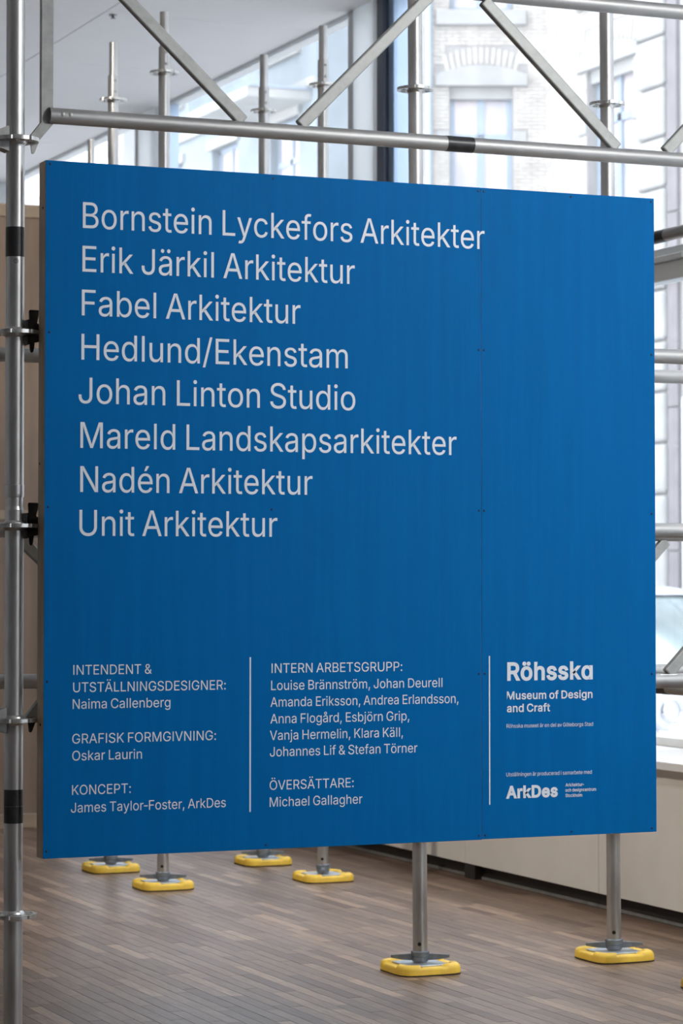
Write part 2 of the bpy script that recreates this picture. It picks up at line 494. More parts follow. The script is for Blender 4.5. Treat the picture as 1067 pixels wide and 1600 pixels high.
# ================================================================== BLUE BOARD
BX, BY, BZ, BW, BH = 1.9811, 6.5675, 0.5902, 1.7922, 1.7907
SEAM = 3.2265
board = link('exhibition_board', None, loc=(BX, BY, BZ), cat='sign',
             label='large blue plywood exhibition board with white lettering hung on the scaffolding')
bx = lambda x: x - BX
bz = lambda z: z - BZ
MB().box((0, 0, 0), (bx(SEAM) - 0.0004, 0.0118, BH), bevel=0.0008).build('plywood_sheet', [M['ply'], M['blue']], board)
MB().box((bx(SEAM) + 0.0004, 0.0004, 0.0012), (BW, 0.0122, BH), bevel=0.0008).build('plywood_sheet', [M['ply'], M['blue']], board)
for nm, lo, hi in (('batten', (0, .0126, 0), (.045, .057, BH)), ('batten', (BW - .045, .0126, 0), (BW, .057, BH)),
                   ('batten', (.045, .0126, BH - .045), (BW - .045, .057, BH)), ('batten', (.045, .0126, 0), (BW - .045, .057, .045)),
                   ('batten', (bx(SEAM) - .045, .0126, .045), (bx(SEAM) + .045, .057, BH - .045))):
    MB().box(lo, hi, bevel=0.001).build(nm, M['ply'], board)
for x, z in ((0.0155, 2.26), (0.035, 1.60), (0.02, 0.93)):
    MB().tube((-0.0006, x + .008, bz(z)), (0.002, x + .008, bz(z)), 0.004, seg=10).build('knot', M['hole'], board)
for sh in board.children:
    if sh.name.startswith('plywood_sheet'):
        for p in sh.data.polygons:
            if p.normal.y < -0.3: p.material_index = 1
scr = MB().lathe([(0.0, 0.0007), (0.0021, 0.0007), (0.0033, 0.0)], seg=12).mesh('screw', M['screw'])
for x, z in ((1.993, 2.372), (1.992, 1.937), (1.991, 1.488), (1.99, 1.041), (1.990, 0.609), (2.611, 2.37), (2.592, 0.602), (3.219, 2.371),
             (3.236, 2.371), (3.219, 1.932), (3.235, 1.932), (3.219, 1.49), (3.235, 1.49), (3.218, 1.043), (3.236, 1.043), (3.217, 0.602),
             (3.236, 0.602), (3.507, 2.371), (3.503, 0.602), (3.763, 2.371), (3.763, 1.936), (3.761, 1.486), (3.76, 1.035), (3.758, 0.602), (2.607, 1.487)):
    link('screw', scr, board, (bx(x), 0.0, bz(z)), (PI / 2, 0, 0))

GL = {'%':"676|175,283 155,284 136,289 120,297 106,308 95,320 86,335 77,360 75,388 75,412 77,440 86,464 101,486 121,503 137,511 155,515 175,517 196,515 214,511 230,503 250,486 264,464 272,440 275,412 275,388 272,360 264,335 249,314 230,297 214,289 196,284|175,327 191,329 203,335 212,346 220,365 223,388 223,412 220,435 212,454 203,464 191,470 175,473 160,470 147,464 138,454 130,435 127,412 127,388 130,365 138,346 147,335 159,329|132,0 482,509 540,509 190,0|501,-10 480,-8 462,-3 446,5 432,15 421,28 412,43 403,68 400,95 400,120 403,147 412,172 426,194 446,210 462,218 481,223 501,225 521,223 540,218 556,210 569,200 581,187 589,172 598,147 601,120 601,95 598,68 589,43 575,21 555,5 539,-3 521,-8|501,35 516,37 529,43 538,53 546,73 549,95 549,120 546,142 538,162 529,172 517,178 501,180 485,178 473,172 464,162 455,142 452,120 452,95 455,73 464,53 473,43 485,37",
'&':"448|349,224 345,186 336,151 321,121 301,95 277,75 251,59 222,50 193,46 166,49 143,57 124,70 109,87 100,108 97,131 100,154 110,174 127,195 154,217 140,279 84,235 63,213 47,189 40,173 35,154 34,133 36,108 43,84 54,62 69,42 88,26 110,12 136,1 165,-5 196,-7 234,-3 271,7 294,17 315,30 333,47 345,62 371,92 384,115 396,144 405,180 407,224|154,217 256,293 291,325 305,342 315,362 321,382 323,404 262,405 260,389 254,375 236,352 216,335 140,279|323,404 322,424 317,442 308,459 297,475 282,488 265,499 246,507 224,512 200,513 176,512 154,507 134,499 117,488 102,474 91,458 82,440 77,420 75,398 137,399 139,416 145,431 155,444 168,453 183,459 201,461 218,459 233,454 245,445 254,434 260,420 262,405|75,398 78,370 87,344 102,319 121,293 171,231 364,0 437,0 204,284 168,327 145,363 139,380 137,399",
',':"188|84,-119 137,71 67,71 37,-119",
'-':"263|20,244 20,188 243,188 243,244",
'/':"249|178,533 14,-76 71,-76 235,533",
'3':"453|372,509 69,509 69,452 288,452 288,448 156,299 156,248 201,248 229,246 254,241 274,234 292,223 305,211 316,196 326,172 329,145 327,125 322,108 314,93 304,80 290,69 275,61 248,53 218,50 190,52 165,59 143,71 126,87 118,100 112,115 109,132 43,132 48,104 56,79 70,57 87,38 108,22 132,10 159,1 187,-5 218,-7 251,-5 281,2 308,12 333,27 353,45 370,66 383,90 390,116 393,145 390,173 383,198 371,222 354,244 333,262 308,276 279,286 247,290 220.9,289.3 372,461",
':':"188|107,-3 118,1 127,9 137,24 141,41 139,53 135,64 127,73 118,81 107,85 95,87 78,83 63,73 55,64 51,53 49,41 51,29 55,18 63,9 78,-1 95,-4|107,272 118,277 127,284 137,299 141,316 139,328 135,339 127,349 118,356 107,360 95,362 78,359 63,349 55,339 51,328 49,316 51,304 55,294 63,284 78,274 95,271",
'A':"480|287,302 395,0 463,0 276,509 201,509 16,0 85,0 190,302 213,371 238.5,456.4 264,372|370,142 370,199 110,199 110,142",
'B':"456|246,0 284,2 317,8 344,18 367,31 386,48 400,67 410,88 416,111 418,136 416,161 411,184 402,203 385,227 363,245 339,257 315,262 315,267 336,275 356,286 373,301 386,320 395,344 398,374 396,398 390,421 381,442 367,461 350,477 329,491 303,501 274,507 241,509 60,509 60,0|124,231 248,231 269,229 288,225 305,218 327,203 342,184 352,161 355,137 352,115 344,96 330,80 309,67 280,60 245,57 124,57|124,452 240,452 270,449 294,442 312,429 325,412 333,393 336,372 333,348 323,326 308,309 288,296 264,288 238,285 124,285",
'C':"510|305,-4 340,5 373,19 402,38 427,62 448,91 463,124 473,160 408,160 400,136 389,114 375,96 357,81 337,69 315,60 292,55 267,53 237,56 209,63 184,76 161,94 141,117 125,145 113,177 106,213 103,254 106,295 113,332 125,364 141,391 160,414 183,432 209,445 237,453 267,456 292,454 315,449 337,440 357,428 375,413 389,395 400,373 408,348 473,348 463,385 448,418 427,447 402,471 373,490 340,504 305,513 267,516 225,512 186,501 150,484 118,459 91,429 69,393 53,352 43,305 40,254 43,203 53,157 69,115 91,79 118,49 150,25 186,7 225,-3 267,-7",
'D':"502|60,509 60,0 124,0 124,509|268,3 312,14 350,31 384,54 411,83 433,119 449,159 458,205 461,255 458,306 449,351 433,391 412,426 385,455 352,478 315,495 272,505 225,509 93,509 93,452 221,452 258,449 291,441 319,428 344,410 363,388 379,361 390,329 397,294 399,255 397,216 390,181 379,149 363,122 343,99 318,81 288,68 254,60 215,57 96,57 96,0 219,0",
'E':"419|375,0 375,57 124,57 124,229 355,229 355,286 124,286 124,452 372,452 372,509 60,509 60,0",
'F':"410|124,0 124,221 346,221 346,278 124,278 124,452 369,452 369,509 60,509 60,0",
'G':"520|406,147 396,123 382,102 365,85 344,71 321,61 296,55 268,53 238,56 210,63 184,76 161,95 141,117 125,145 113,177 106,213 103,254 106,295 113,332 125,364 141,392 160,414 183,432 208,445 236,453 265,456 291,454 315,448 337,439 356,427 373,411 387,393 399,372 408,349 474,349 464,384 449,416 428,445 403,469 373,489 340,504 304,513 265,516 223,512 184,501 149,484 117,459 91,429 69,393 53,352 43,305 40,254 43,203 53,157 69,116 91,79 117,49 149,25 185,7 225,-3 268,-7 307,-4 343,5 376,19 406,38 430,62 451,91 466,124 475,160 478,200 478,256 282,256 282,199 414.8,199 413,173",
'H':"517|124,0 124,232 392,232 392,0 457,0 457,509 392,509 392,289 124,289 124,509 60,509 60,0",
'I':"300|269,0 269,57 182,57 182,452 269,452 269,509 31,509 31,452 118,452 118,57 31,57 31,0",
'J':"396|217,-4 246,3 271,15 294,33 312,55 326,81 333,111 336,145 336,509 272,509 272,145 269,117 261,93 248,74 230,61 209,53 185,50 160,53 139,61 121,74 108,93 100,117 97,145 97,173 33,173 33,145 36,111 43,81 57,55 75,33 98,15 124,3 153,-4 185,-7",
'K':"467|124,0 124,193 124,225 124,334 124,509 60,509 60,0|227,276 231,276 448,509 363,509 211,344 174,303 139,261 104,216 104,145|448,0 228,309 188,259 372,0",
'L':"393|361,0 361,57 124,57 124,509 60,509 60,0",
'M':"628|145,361 159,321 170,291 286,0 342,0 456,291 467,322 482,363 497,409 506.6,437.7 506,413 505,369 504,327 504,291 504,0 568,0 568,509 476,509 352,187 342,158 330,121 318,83 314.4,72 311,84 299,123 287,159 277,187 151,509 60,509 60,0 122,0 122,291 121,328 121,372 120,416 119.5,435.3 129,408",
'N':"523|177,331 202,290 387,0 463,0 463,509 399,509 399,195 399,157 400,108 402.9,76.3 387,107 363,151 343,183 136,509 60,509 60,0 125,0 125,291 124,328 122,384 120.1,429.4 148,381",
'O':"533|309,-3 348,7 383,25 415,49 442,79 464,115 480,157 490,203 493,254 490,305 480,352 464,393 442,429 415,459 383,484 348,501 309,512 267,516 225,512 186,501 150,484 119,459 92,429 70,393 53,352 43,305 40,254 43,203 53,157 70,115 92,79 119,49 150,25 186,7 225,-3 267,-7|237,55 210,63 184,76 161,94 141,117 125,144 113,176 106,213 103,254 106,295 113,332 125,364 141,392 161,415 184,433 210,445 237,453 267,456 296,453 324,446 349,433 372,415 392,392 408,365 420,332 428,295 430,254 428,213 420,176 408,144 392,116 372,94 349,76 324,63 296,55 267,53",
'P':"445|124,0 124,186 235,186 272,188 304,195 332,207 356,223 375,243 389,265 400,291 406,318 408,348 406,377 400,404 389,430 375,452 356,471 332,487 304,499 272,506 235,509 60,509 60,0|124,452 232,452 257,451 278,446 297,439 312,428 324,416 333,402 341,376 344,348 341,319 333,294 324,279 312,266 297,256 279,248 257,244 232,242 124,242",
'R':"449|124,0 124,198 236,198 272,200 305,206 333,217 356,232 375,250 390,271 401,296 407,323 409,352 407,381 401,408 390,433 375,455 356,473 333,489 305,500 273,506 236,509 60,509 60,0|124,452 233,452 258,451 279,446 297,440 312,430 324,419 334,405 342,380 345,352 342,324 334,300 324,287 312,276 297,267 269,258 233,255 124,255|428,0 303,229 230,229 353,0",
'S':"447|260,-7 294,0 323,11 348,25 370,43 386,64 398,87 406,112 408,139 407,161 402,180 394,198 378,220 358,238 336,252 311,264 264,279 212,293 169,308 148,319 131,334 122,345 117,359 115,376 116,391 121,405 128,418 145,435 167,448 194,456 225,459 254,456 280,449 302,437 320,421 331,402 337,378 401,378 397,403 389,427 377,449 360,468 340,484 316,498 289,508 259,514 227,516 195,514 165,508 137,498 113,484 92,468 75,448 62,425 54,400 52,372 55,341 67,313 86,289 112,269 145,253 183,239 245,222 296,205 316,193 332,179 339,168 344,154 345,139 343,122 338,106 329,92 310,74 286,60 256,52 223,49 194,52 166,59 142,71 123,88 114,102 107,118 104,137 38,137 42,109 51,83 64,60 81,40 102,23 127,9 156,-1 188,-7 223,-9",
'T':"449|192,452 192,0 257,0 257,452 417,452 417,509 32,509 32,452",
'U':"517|297,-6 332,2 363,15 391,33 414,55 432,80 446,108 454,140 457,173 457,509 392,509 392,178 391,155 385,133 376,113 364,95 349,80 330,68 309,59 285,53 259,52 232,53 208,59 187,68 168,80 153,95 140,113 131,133 126,155 124,178 124,509 60,509 60,173 63,140 71,108 84,80 103,55 126,33 154,15 185,2 220,-6 259,-8",
'V':"480|192,206 84,509 16,509 204,0 278,0 463,509 394,509 289,206 267,138 241,53.6 215,137",
'a':"389|190,-6 215,1 236,12 252,25 264,38 272,52 276,52 276,0 336,0 336,251 335,278 330,301 322,320 306,343 286,360 263,372 239,379 194,384 163,382 133,375 104,364 78,346 63,331 51,313 41,291 100,274 107,288 117,301 131,313 149,322 170,329 195,331 220,329 240,322 255,311 266,297 273,279 275,257 275,255 273,243 265,235 252,230 233,227 178,220 125,211 100,203 77,193 58,179 43,161 36,146 32,128 30,108 32,84 38,63 47,45 60,29 76,15 94,5 115,-3 136,-7 160,-9|149,47 130,52 114,61 102,72 94,87 92,105 95,124 103,139 117,150 134,159 175,168 200,171 231,176 259,182 275,190 275,138 272,115 263,93 248,74 228,59 211,51 192,47 170,45",
'b':"424|260,-6 288,3 313,16 335,34 354,57 370,84 381,116 388,151 390,189 388,227 381,261 370,293 354,320 335,342 313,361 287,374 259,382 229,384 197,381 171,373 152,360 137,346 118,319 113,319 113,509 52,509 52,0 112,0 112,59 118,59 138,31 152,17 172,4 198,-5 229,-8|198,49 179,55 161,65 147,78 134,95 125,115 116,150 112,189 116,229 125,263 134,282 146,299 161,312 178,322 198,328 220,330 242,328 262,322 280,311 294,298 306,281 316,261 325,227 328,189 325,151 316,117 306,97 294,80 279,66 262,55 242,49 220,47",
'c':"396|235,-6 260,-1 284,9 306,21 325,37 341,56 354,78 363,102 304,117 299,102 291,89 282,76 271,66 257,58 242,52 226,48 207,46 183,49 163,55 145,66 130,80 118,97 108,117 99,151 96,187 99,224 108,258 118,278 130,296 145,310 163,321 183,328 207,330 225,329 242,325 257,319 270,311 281,301 290,289 297,276 303,262 361,277 352,301 340,322 324,341 305,356 283,368 260,377 234,383 207,384 174,382 144,374 117,360 92,341 72,318 56,291 44,260 36,225 34,187 36,150 44,116 56,85 72,58 92,35 117,16 144,3 174,-5 207,-8",
'd':"424|217,-7 236,-3 252,4 272,17 287,31 306,59 313,59 313,0 372,0 372,509 310,509 310,319 306,319 287,346 272,360 253,373 227,381 195,384 165,382 137,374 112,361 89,342 70,320 55,293 43,261 36,227 34,189 36,151 43,116 54,84 70,57 89,34 111,16 137,3 165,-6 195,-8|182,49 162,55 145,66 130,80 118,97 108,117 99,151 96,189 99,227 108,261 118,281 130,298 144,311 162,322 182,328 204,330 226,328 246,322 263,312 278,299 290,282 299,263 308,229 311,189 308,150 299,115 290,95 278,78 263,65 246,55 226,49 204,47",
'e':"404|371,169 371,194 369,227 365,256 357,282 346,305 334,324 319,341 294,361 266,374 236,382 205,384 172,382 142,373 115,359 91,340 71,317 55,290 43,258 36,224 34,187 36,150 43,116 55,85 72,58 92,35 117,16 145,3 177,-5 212,-8 249,-5 282,4 311,19 335,39 348,55 358,72 365,91 305,105 297,88 285,73 271,61 253,53 234,48 212,46 190,48 169,53 151,61 135,73 121,88 110,106 102,127 97,151 96,178 96,211 99,241 109,270 119,286 131,301 146,313 163,323 183,328 205,330 227,328 246,323 262,314 277,301 288,286 297,269 306,237 307.4,221 309,169|306,169 306,221 82,221 82,169",
'f':"254|6,379 6,327 228,327 228,379|141,0 141,419 143,435 147,449 154,460 164,468 178,472 194,474 215,472 227,468 243,521 222,527 187,530 160,527 135,519 113,505 95,486 87,470 82,452 80,432 80,0",
'g':"425|236,-149 264,-144 290,-136 314,-124 334,-109 350,-90 362,-67 370,-40 372,-9 372,379 313,379 313,319 307,319 288,346 273,360 253,373 228,382 196,384 166,382 138,374 112,361 89,342 70,320 55,293 43,263 36,229 34,191 36,154 43,120 55,90 71,65 90,43 112,27 138,14 165,7 195,5 227,8 252,16 272,28 286,41 306,68 311,68 311,-6 308,-34 298,-58 282,-75 261,-87 236,-95 207,-97 177,-95 154,-88 136,-78 121,-66 101,-41 50,-69 64,-91 82,-110 105,-127 134,-140 167,-148 207,-151|182,61 163,66 145,76 130,88 118,104 109,123 99,155 96,193 99,229 108,262 118,282 130,298 145,312 162,322 182,328 205,330 227,328 246,322 264,312 278,299 290,283 300,264 309,231 312,193 309,154 300,121 290,103 278,87 263,75 246,66 227,61 205,59",
'h':"410|52,509 52,0 113,0 113,227 115,248 119,266 126,283 141,303 161,317 184,326 210,329 234,326 255,318 273,304 286,286 293,263 296,235 296,0 357,0 357,240 355,271 350,298 341,321 328,340 313,356 295,369 274,377 252,383 227,384 200,382 175,374 152,362 132,344 115,319 113,314.1 113,509",
'i':"167|100,446 114,455 123,468 126,483 123,499 114,512 100,521 83,524 67,521 54,512 44,499 41,483 44,468 54,455 67,446 83,443|113,0 113,379 52,379 52,0",
'j':"167|52,-29 51,-46 47,-61 40,-72 31,-80 18,-85 2,-87 -10,-87 -10,-143 4,-143 27,-141 47,-137 64,-129 79,-119 92,-106 101,-90 108,-72 112,-52 113,-30 113,379 52,379|100,446 113,455 123,468 126,483 123,499 113,512 100,521 83,524 67,521 53,512 44,499 41,483 44,468 53,455 67,446 83,443",
'k':"381|113,0 113,509 52,509 52,0|177,199 184,199 360,379 284,379 120,212 110,212 110,137|372,0 191,229 148,186 294,0",
'l':"189|161,-1 180,3 169,54 160,53 146,52 134,53 126,57 120,62 115,77 113,99 113,509 52,509 52,84 55,59 62,37 74,20 90,8 112,0 139,-2",
'm':"610|302,342 287,361 268,375 245,383 219,386 195,384 172,376 151,363 132,346 117,323 112,309 112,379 52,379 52,0 113,0 113,238 116,266 126,289 140,307 157,320 178,328 199,330 220,328 237,322 253,311 265,297 272,280 274,260 274,0 335,0 335,247 338,270 345,290 357,307 374,320 394,328 418,330 438,329 456,323 472,313 485,298 493,279 496,254 496,0 557,0 557,255 555,283 549,307 540,328 528,346 514,361 497,372 478,380 458,385 436,386 407,383 380,375 357,361 337,343 322,321 317.2,308.5 314,320",
'n':"410|52,379 52,0 113,0 113,227 115,248 119,266 126,283 141,303 161,317 184,326 210,329 234,326 255,318 273,304 286,286 293,263 296,235 296,0 357,0 357,240 355,271 350,298 340,321 328,340 313,356 295,369 274,377 252,383 227,384 200,382 175,374 152,362 132,344 115,319 111.7,311 111,379",
'o':"415|240,-5 271,3 298,16 322,35 343,58 359,85 371,116 378,150 381,187 378,225 371,260 359,291 343,318 322,341 298,360 271,374 240,382 207,384 174,382 144,374 117,360 92,341 72,318 56,291 44,260 36,225 34,187 36,150 44,116 56,85 72,58 92,35 117,16 144,3 174,-5 207,-8|183,49 163,55 145,66 130,80 118,97 108,117 99,151 96,187 99,224 108,258 118,278 130,296 145,310 163,321 183,328 207,330 231,328 252,321 270,310 285,296 297,278 307,258 316,224 319,187 316,151 307,117 297,97 285,80 270,66 252,55 231,49 207,46",
'p':"424|113,-143 113,59 118,59 138,31 153,17 172,4 198,-5 229,-8 260,-6 288,3 313,16 335,34 354,57 370,84 381,116 388,151 390,189 388,227 381,261 370,293 354,320 335,342 313,361 287,374 259,382 229,384 197,381 171,373 152,360 137,346 118,319 112,319 112,379 52,379 52,-143|198,49 179,55 161,65 147,78 134,95 125,115 116,150 112,189 116,229 125,263 134,282 146,299 161,312 178,322 198,328 220,330 242,328 262,322 280,311 294,298 306,281 316,261 325,227 328,189 325,151 316,117 306,97 294,80 279,66 262,55 242,49 220,47",
'r':"259|113,0 113,237 116,262 126,284 140,301 159,315 181,323 207,326 230,324 243,322 243,384 229,384 213,385 191,383 171,377 152,367 136,354 124,339 115,321 111,321 111,379 52,379 52,0",
's':"365|210,-7 236,-2 260,6 280,18 298,31 312,47 323,65 329,85 331,107 328,131 320,153 306,171 286,187 261,200 229,209 172,223 143,232 124,243 115,253 110,264 108,277 111,292 118,305 131,317 147,326 166,331 187,333 210,331 228,325 242,316 258,298 268,277 324,290 314,316 299,339 279,358 254,372 223,381 187,384 161,383 137,378 115,370 95,360 78,347 65,332 55,314 49,295 47,274 49,249 58,227 72,208 92,192 118,180 149,170 212,155 236,147 254,136 262,126 266,115 268,103 265,88 257,74 244,62 227,53 206,47 181,45 159,47 140,52 124,60 110,72 100,87 94,107 35,94 41,73 50,54 62,38 76,24 93,12 112,3 145,-5 182,-8",
't':"227|6,379 6,327 204,327 204,379|65,93 68,64 77,41 92,21 112,7 138,-1 168,-4 192,-3 213,2 202,54 185,51 170,50 156,51 144,55 136,61 128,76 126,98 126,471 65,471",
'u':"410|357,0 357,379 296,379 296,153 294,132 290,113 283,97 268,77 249,62 226,53 200,50 175,53 154,61 137,75 124,94 116,117 113,144 113,379 52,379 52,139 54,109 60,82 69,59 81,39 97,23 115,11 135,2 158,-3 182,-5 209,-3 234,5 257,17 277,35 294,60 298,69.8 298,0",
'v':"389|165,155 84,379 17,379 162,0 226,0 371,379 305,379 224,155 203,87 194.8,58.5 187,87",
'y':"389|165,155 84,379 17,379 162,-1 150,-36 141,-58 130,-74 118,-84 104,-89 88,-90 71,-87 61,-86 47,-139 64,-143 91,-145 117,-143 139,-136 159,-124 176,-107 191,-85 204,-58 371,379 305,379 224,155 202,87 194.3,60.2 187,87",
'Ä':"480|287,302 395,0 463,0 276,509 201,509 16,0 85,0 190,302 213,371 238.5,456.4 264,372|370,142 370,199 110,199 110,142|183,575 196,584 205,597 208,612 205,628 196,641 183,650 168,653 152,650 139,641 130,628 127,612 130,597 139,584 152,575 168,572|327,575 340,584 349,597 352,612 349,628 340,641 327,650 311,653 296,650 283,641 274,628 271,612 274,597 283,584 296,575 311,572",
'Ö':"533|309,-3 348,7 383,25 415,49 442,79 464,115 480,157 490,203 493,254 490,305 480,352 464,393 442,429 415,459 383,484 348,501 309,512 267,516 225,512 186,501 150,484 119,459 92,429 70,393 53,352 43,305 40,254 43,203 53,157 70,115 92,79 119,49 150,25 186,7 225,-3 267,-7|237,55 210,63 184,76 161,94 141,117 125,144 113,176 106,213 103,254 106,295 113,332 125,364 141,392 161,415 184,433 210,445 237,453 267,456 296,453 324,446 349,433 372,415 392,392 408,365 420,332 428,295 430,254 428,213 420,176 408,144 392,116 372,94 349,76 324,63 296,55 267,53|211,575 224,584 232,597 235,612 232,628 224,641 211,650 195,653 180,650 166,641 157,628 154,612 157,597 166,584 180,575 195,572|354,575 367,584 376,597 379,612 376,628 367,641 354,650 339,653 323,650 310,641 301,628 298,612 301,597 310,584 323,575 339,572",
'ä':"389|190,-6 215,1 236,12 252,25 264,38 272,52 276,52 276,0 336,0 336,251 335,278 330,301 322,320 306,343 286,360 263,372 239,379 194,384 163,382 133,375 104,364 78,346 63,331 51,313 41,291 100,274 107,288 117,301 131,313 149,322 170,329 195,331 220,329 240,322 255,311 266,297 273,279 275,257 275,255 273,243 265,235 252,230 233,227 178,220 125,211 100,203 77,193 58,179 43,161 36,146 32,128 30,108 32,84 38,63 47,45 60,29 76,15 94,5 115,-3 136,-7 160,-9|133,446 146,455 155,468 158,483 155,499 146,512 133,520 117,523 102,520 89,512 80,499 77,483 80,468 89,455 102,446 117,443|149,47 130,52 114,61 102,72 94,87 92,105 95,124 103,139 117,150 134,159 175,168 200,171 231,176 259,182 275,190 275,138 272,115 263,93 248,74 228,59 211,51 192,47 170,45|276,446 289,455 298,468 301,483 298,499 289,512 276,520 261,523 245,520 232,512 223,499 220,483 223,468 232,455 245,446 261,443",
'å':"389|190,-6 215,1 236,12 252,25 264,38 272,52 276,52 276,0 336,0 336,251 335,278 330,301 322,320 306,343 286,360 263,372 239,379 194,384 163,382 133,375 104,364 78,346 63,331 51,313 41,291 100,274 107,288 117,301 131,313 149,322 170,329 195,331 220,329 240,322 255,311 266,297 273,279 275,257 275,255 273,243 265,235 252,230 233,227 178,220 125,211 100,203 77,193 58,179 43,161 36,146 32,128 30,108 32,84 38,63 47,45 60,29 76,15 94,5 115,-3 136,-7 160,-9|149,47 130,52 114,61 102,72 94,87 92,105 95,124 103,139 117,150 134,159 175,168 200,171 231,176 259,182 275,190 275,138 272,115 263,93 248,74 228,59 211,51 192,47 170,45|212,407 234,416 252,429 266,447 275,467 278,490 275,512 266,532 252,550 234,563 212,572 189,575 166,572 144,563 126,550 112,532 103,512 100,490 103,467 112,447 126,429 144,416 166,407 189,404|173,450 159,460 150,473 147,490 150,506 159,519 173,529 189,532 205,529 219,519 228,506 232,490 228,473 219,460 205,450 189,447",
'é':"404|371,169 371,194 369,227 365,256 357,282 346,305 334,324 319,341 294,361 266,374 236,382 205,384 172,382 142,373 115,359 91,340 71,317 55,290 43,258 36,224 34,187 36,150 43,116 55,85 72,58 92,35 117,16 145,3 177,-5 212,-8 249,-5 282,4 311,19 335,39 348,55 358,72 365,91 305,105 297,88 285,73 271,61 253,53 234,48 212,46 190,48 169,53 151,61 135,73 121,88 110,106 102,127 97,151 96,178 96,211 99,241 109,270 119,286 131,301 146,313 163,323 183,328 205,330 227,328 246,323 262,314 277,301 288,286 297,269 306,237 307.4,221 309,169|227,429 293,529 224,529 177,429|306,169 306,221 82,221 82,169",
'ö':"415|240,-5 271,3 298,16 322,35 343,58 359,85 371,116 378,150 381,187 378,225 371,260 359,291 343,318 322,341 298,360 271,374 240,382 207,384 174,382 144,374 117,360 92,341 72,318 56,291 44,260 36,225 34,187 36,150 44,116 56,85 72,58 92,35 117,16 144,3 174,-5 207,-8|151,446 164,455 173,468 176,483 173,499 164,512 151,520 135,523 120,520 107,512 98,499 95,483 98,468 107,455 120,446 135,443|183,49 163,55 145,66 130,80 118,97 108,117 99,151 96,187 99,224 108,258 118,278 130,296 145,310 163,321 183,328 207,330 231,328 252,321 270,310 285,296 297,278 307,258 316,224 319,187 316,151 307,117 297,97 285,80 270,66 252,55 231,49 207,46|295,446 308,455 316,468 319,483 316,499 308,512 295,520 279,523 264,520 250,512 241,499 238,483 241,468 250,455 264,446 279,443",
'ɑ':"425|227,-5 252,4 272,16 287,31 306,59 311,59 311,0 372,0 372,379 311,379 311,319 306,319 287,346 273,360 253,373 228,382 196,384 166,382 138,374 112,361 89,342 70,320 55,293 43,261 36,227 34,189 36,151 43,116 55,84 70,57 89,34 111,16 137,3 165,-6 195,-8|182,49 163,55 145,66 130,80 118,97 109,117 99,151 96,189 99,228 108,262 118,281 130,298 145,312 162,322 182,328 205,330 227,328 246,322 264,312 278,299 290,282 300,263 309,229 312,189 309,150 300,115 290,95 278,78 263,65 246,55 227,49 205,47",
}

GL['I'] = "194|65,0 65,509 129,509 129,0"
GL['l'] = "176|58,0 58,509 119,509 119,0"
def glyph(c):
    t = GL[c].split('|')
    return int(t[0]), [[tuple(map(float, p.split(','))) for p in s.split()] for s in t[1:]]
def area(p):
    return 0.5 * sum(p[i - 1][0] * p[i][1] - p[i][0] * p[i - 1][1] for i in range(len(p)))
def inside(pt, poly):
    r = False
    for i in range(len(poly)):
        (x1, y1), (x2, y2) = poly[i - 1], poly[i]
        if (y1 > pt[1]) != (y2 > pt[1]) and pt[0] < (x2 - x1) * (pt[1] - y1) / (y2 - y1) + x1: r = not r
    return r
def thicken(poly, d, sx):
    """move the outline outwards by d (strokes get bolder)"""
    n = len(poly); out = []
    for i in range(n):
        a, b, c = Vector(poly[i - 1]), Vector(poly[i]), Vector(poly[(i + 1) % n])
        e, f = (b - a).normalized(), (c - b).normalized()
        ne, nf = Vector((e.y, -e.x)), Vector((f.y, -f.x))
        m = ne + nf
        if m.length < 0.3: m = ne
        m.normalize()
        k = d / max(0.5, m.dot(ne))
        out.append((b.x + m.x * k * sx, b.y + m.y * k))
    return out
def text_mesh(s, x0, x1, z0, cap, bold):
    """flat lettering in x, z: first glyph starts at x0, last one ends at x1"""
    pen, polys = 0, []
    for ch in s:
        if ch == ' ':
            pen += 150; continue
        w, cs = glyph(ch)
        cs = [c for c in cs if len(c) > 2]
        # outer contours share one winding, holes the other
        big = max(cs, key=lambda c: abs(area(c)))
        sg = 1 if area(big) > 0 else -1
        cs = [c if sg > 0 else c[::-1] for c in cs]
        if bold:
            cs = [thicken(c, bold, 1.0) for c in cs]
        for c in cs:
            if area(c) > 0:
                holes = [h for h in cs if area(h) < 0 and inside(h[0], c)]
                polys.append([[(p[0] + pen, p[1]) for p in q] for q in [c] + holes])
        pen += w + bold * 0.9
    lo = min(p[0] for g in polys for p in g[0]); hi = max(p[0] for g in polys for p in g[0])
    sx, sz = (x1 - x0) / (hi - lo), cap / (509.0 + 2 * bold)
    b = MB()
    for g in polys:
        tr = tessellate_polygon([[Vector((p[0], p[1], 0)) for p in q] for q in g])
        flat = [p for q in g for p in q]
        hit = any(g is not q and max(p[0] for p in g[0]) > min(p[0] for p in q[0]) and max(p[0] for p in q[0]) > min(p[0] for p in g[0]) for q in polys[:polys.index(g)])
        dy = -0.00006 if hit else 0.0      # strokes that cross another are laid a hair higher
        b._add([((p[0] - lo) * sx + x0, dy, (p[1] + bold) * sz + z0) for p in flat], [tuple(t) for t in tr])
    return b
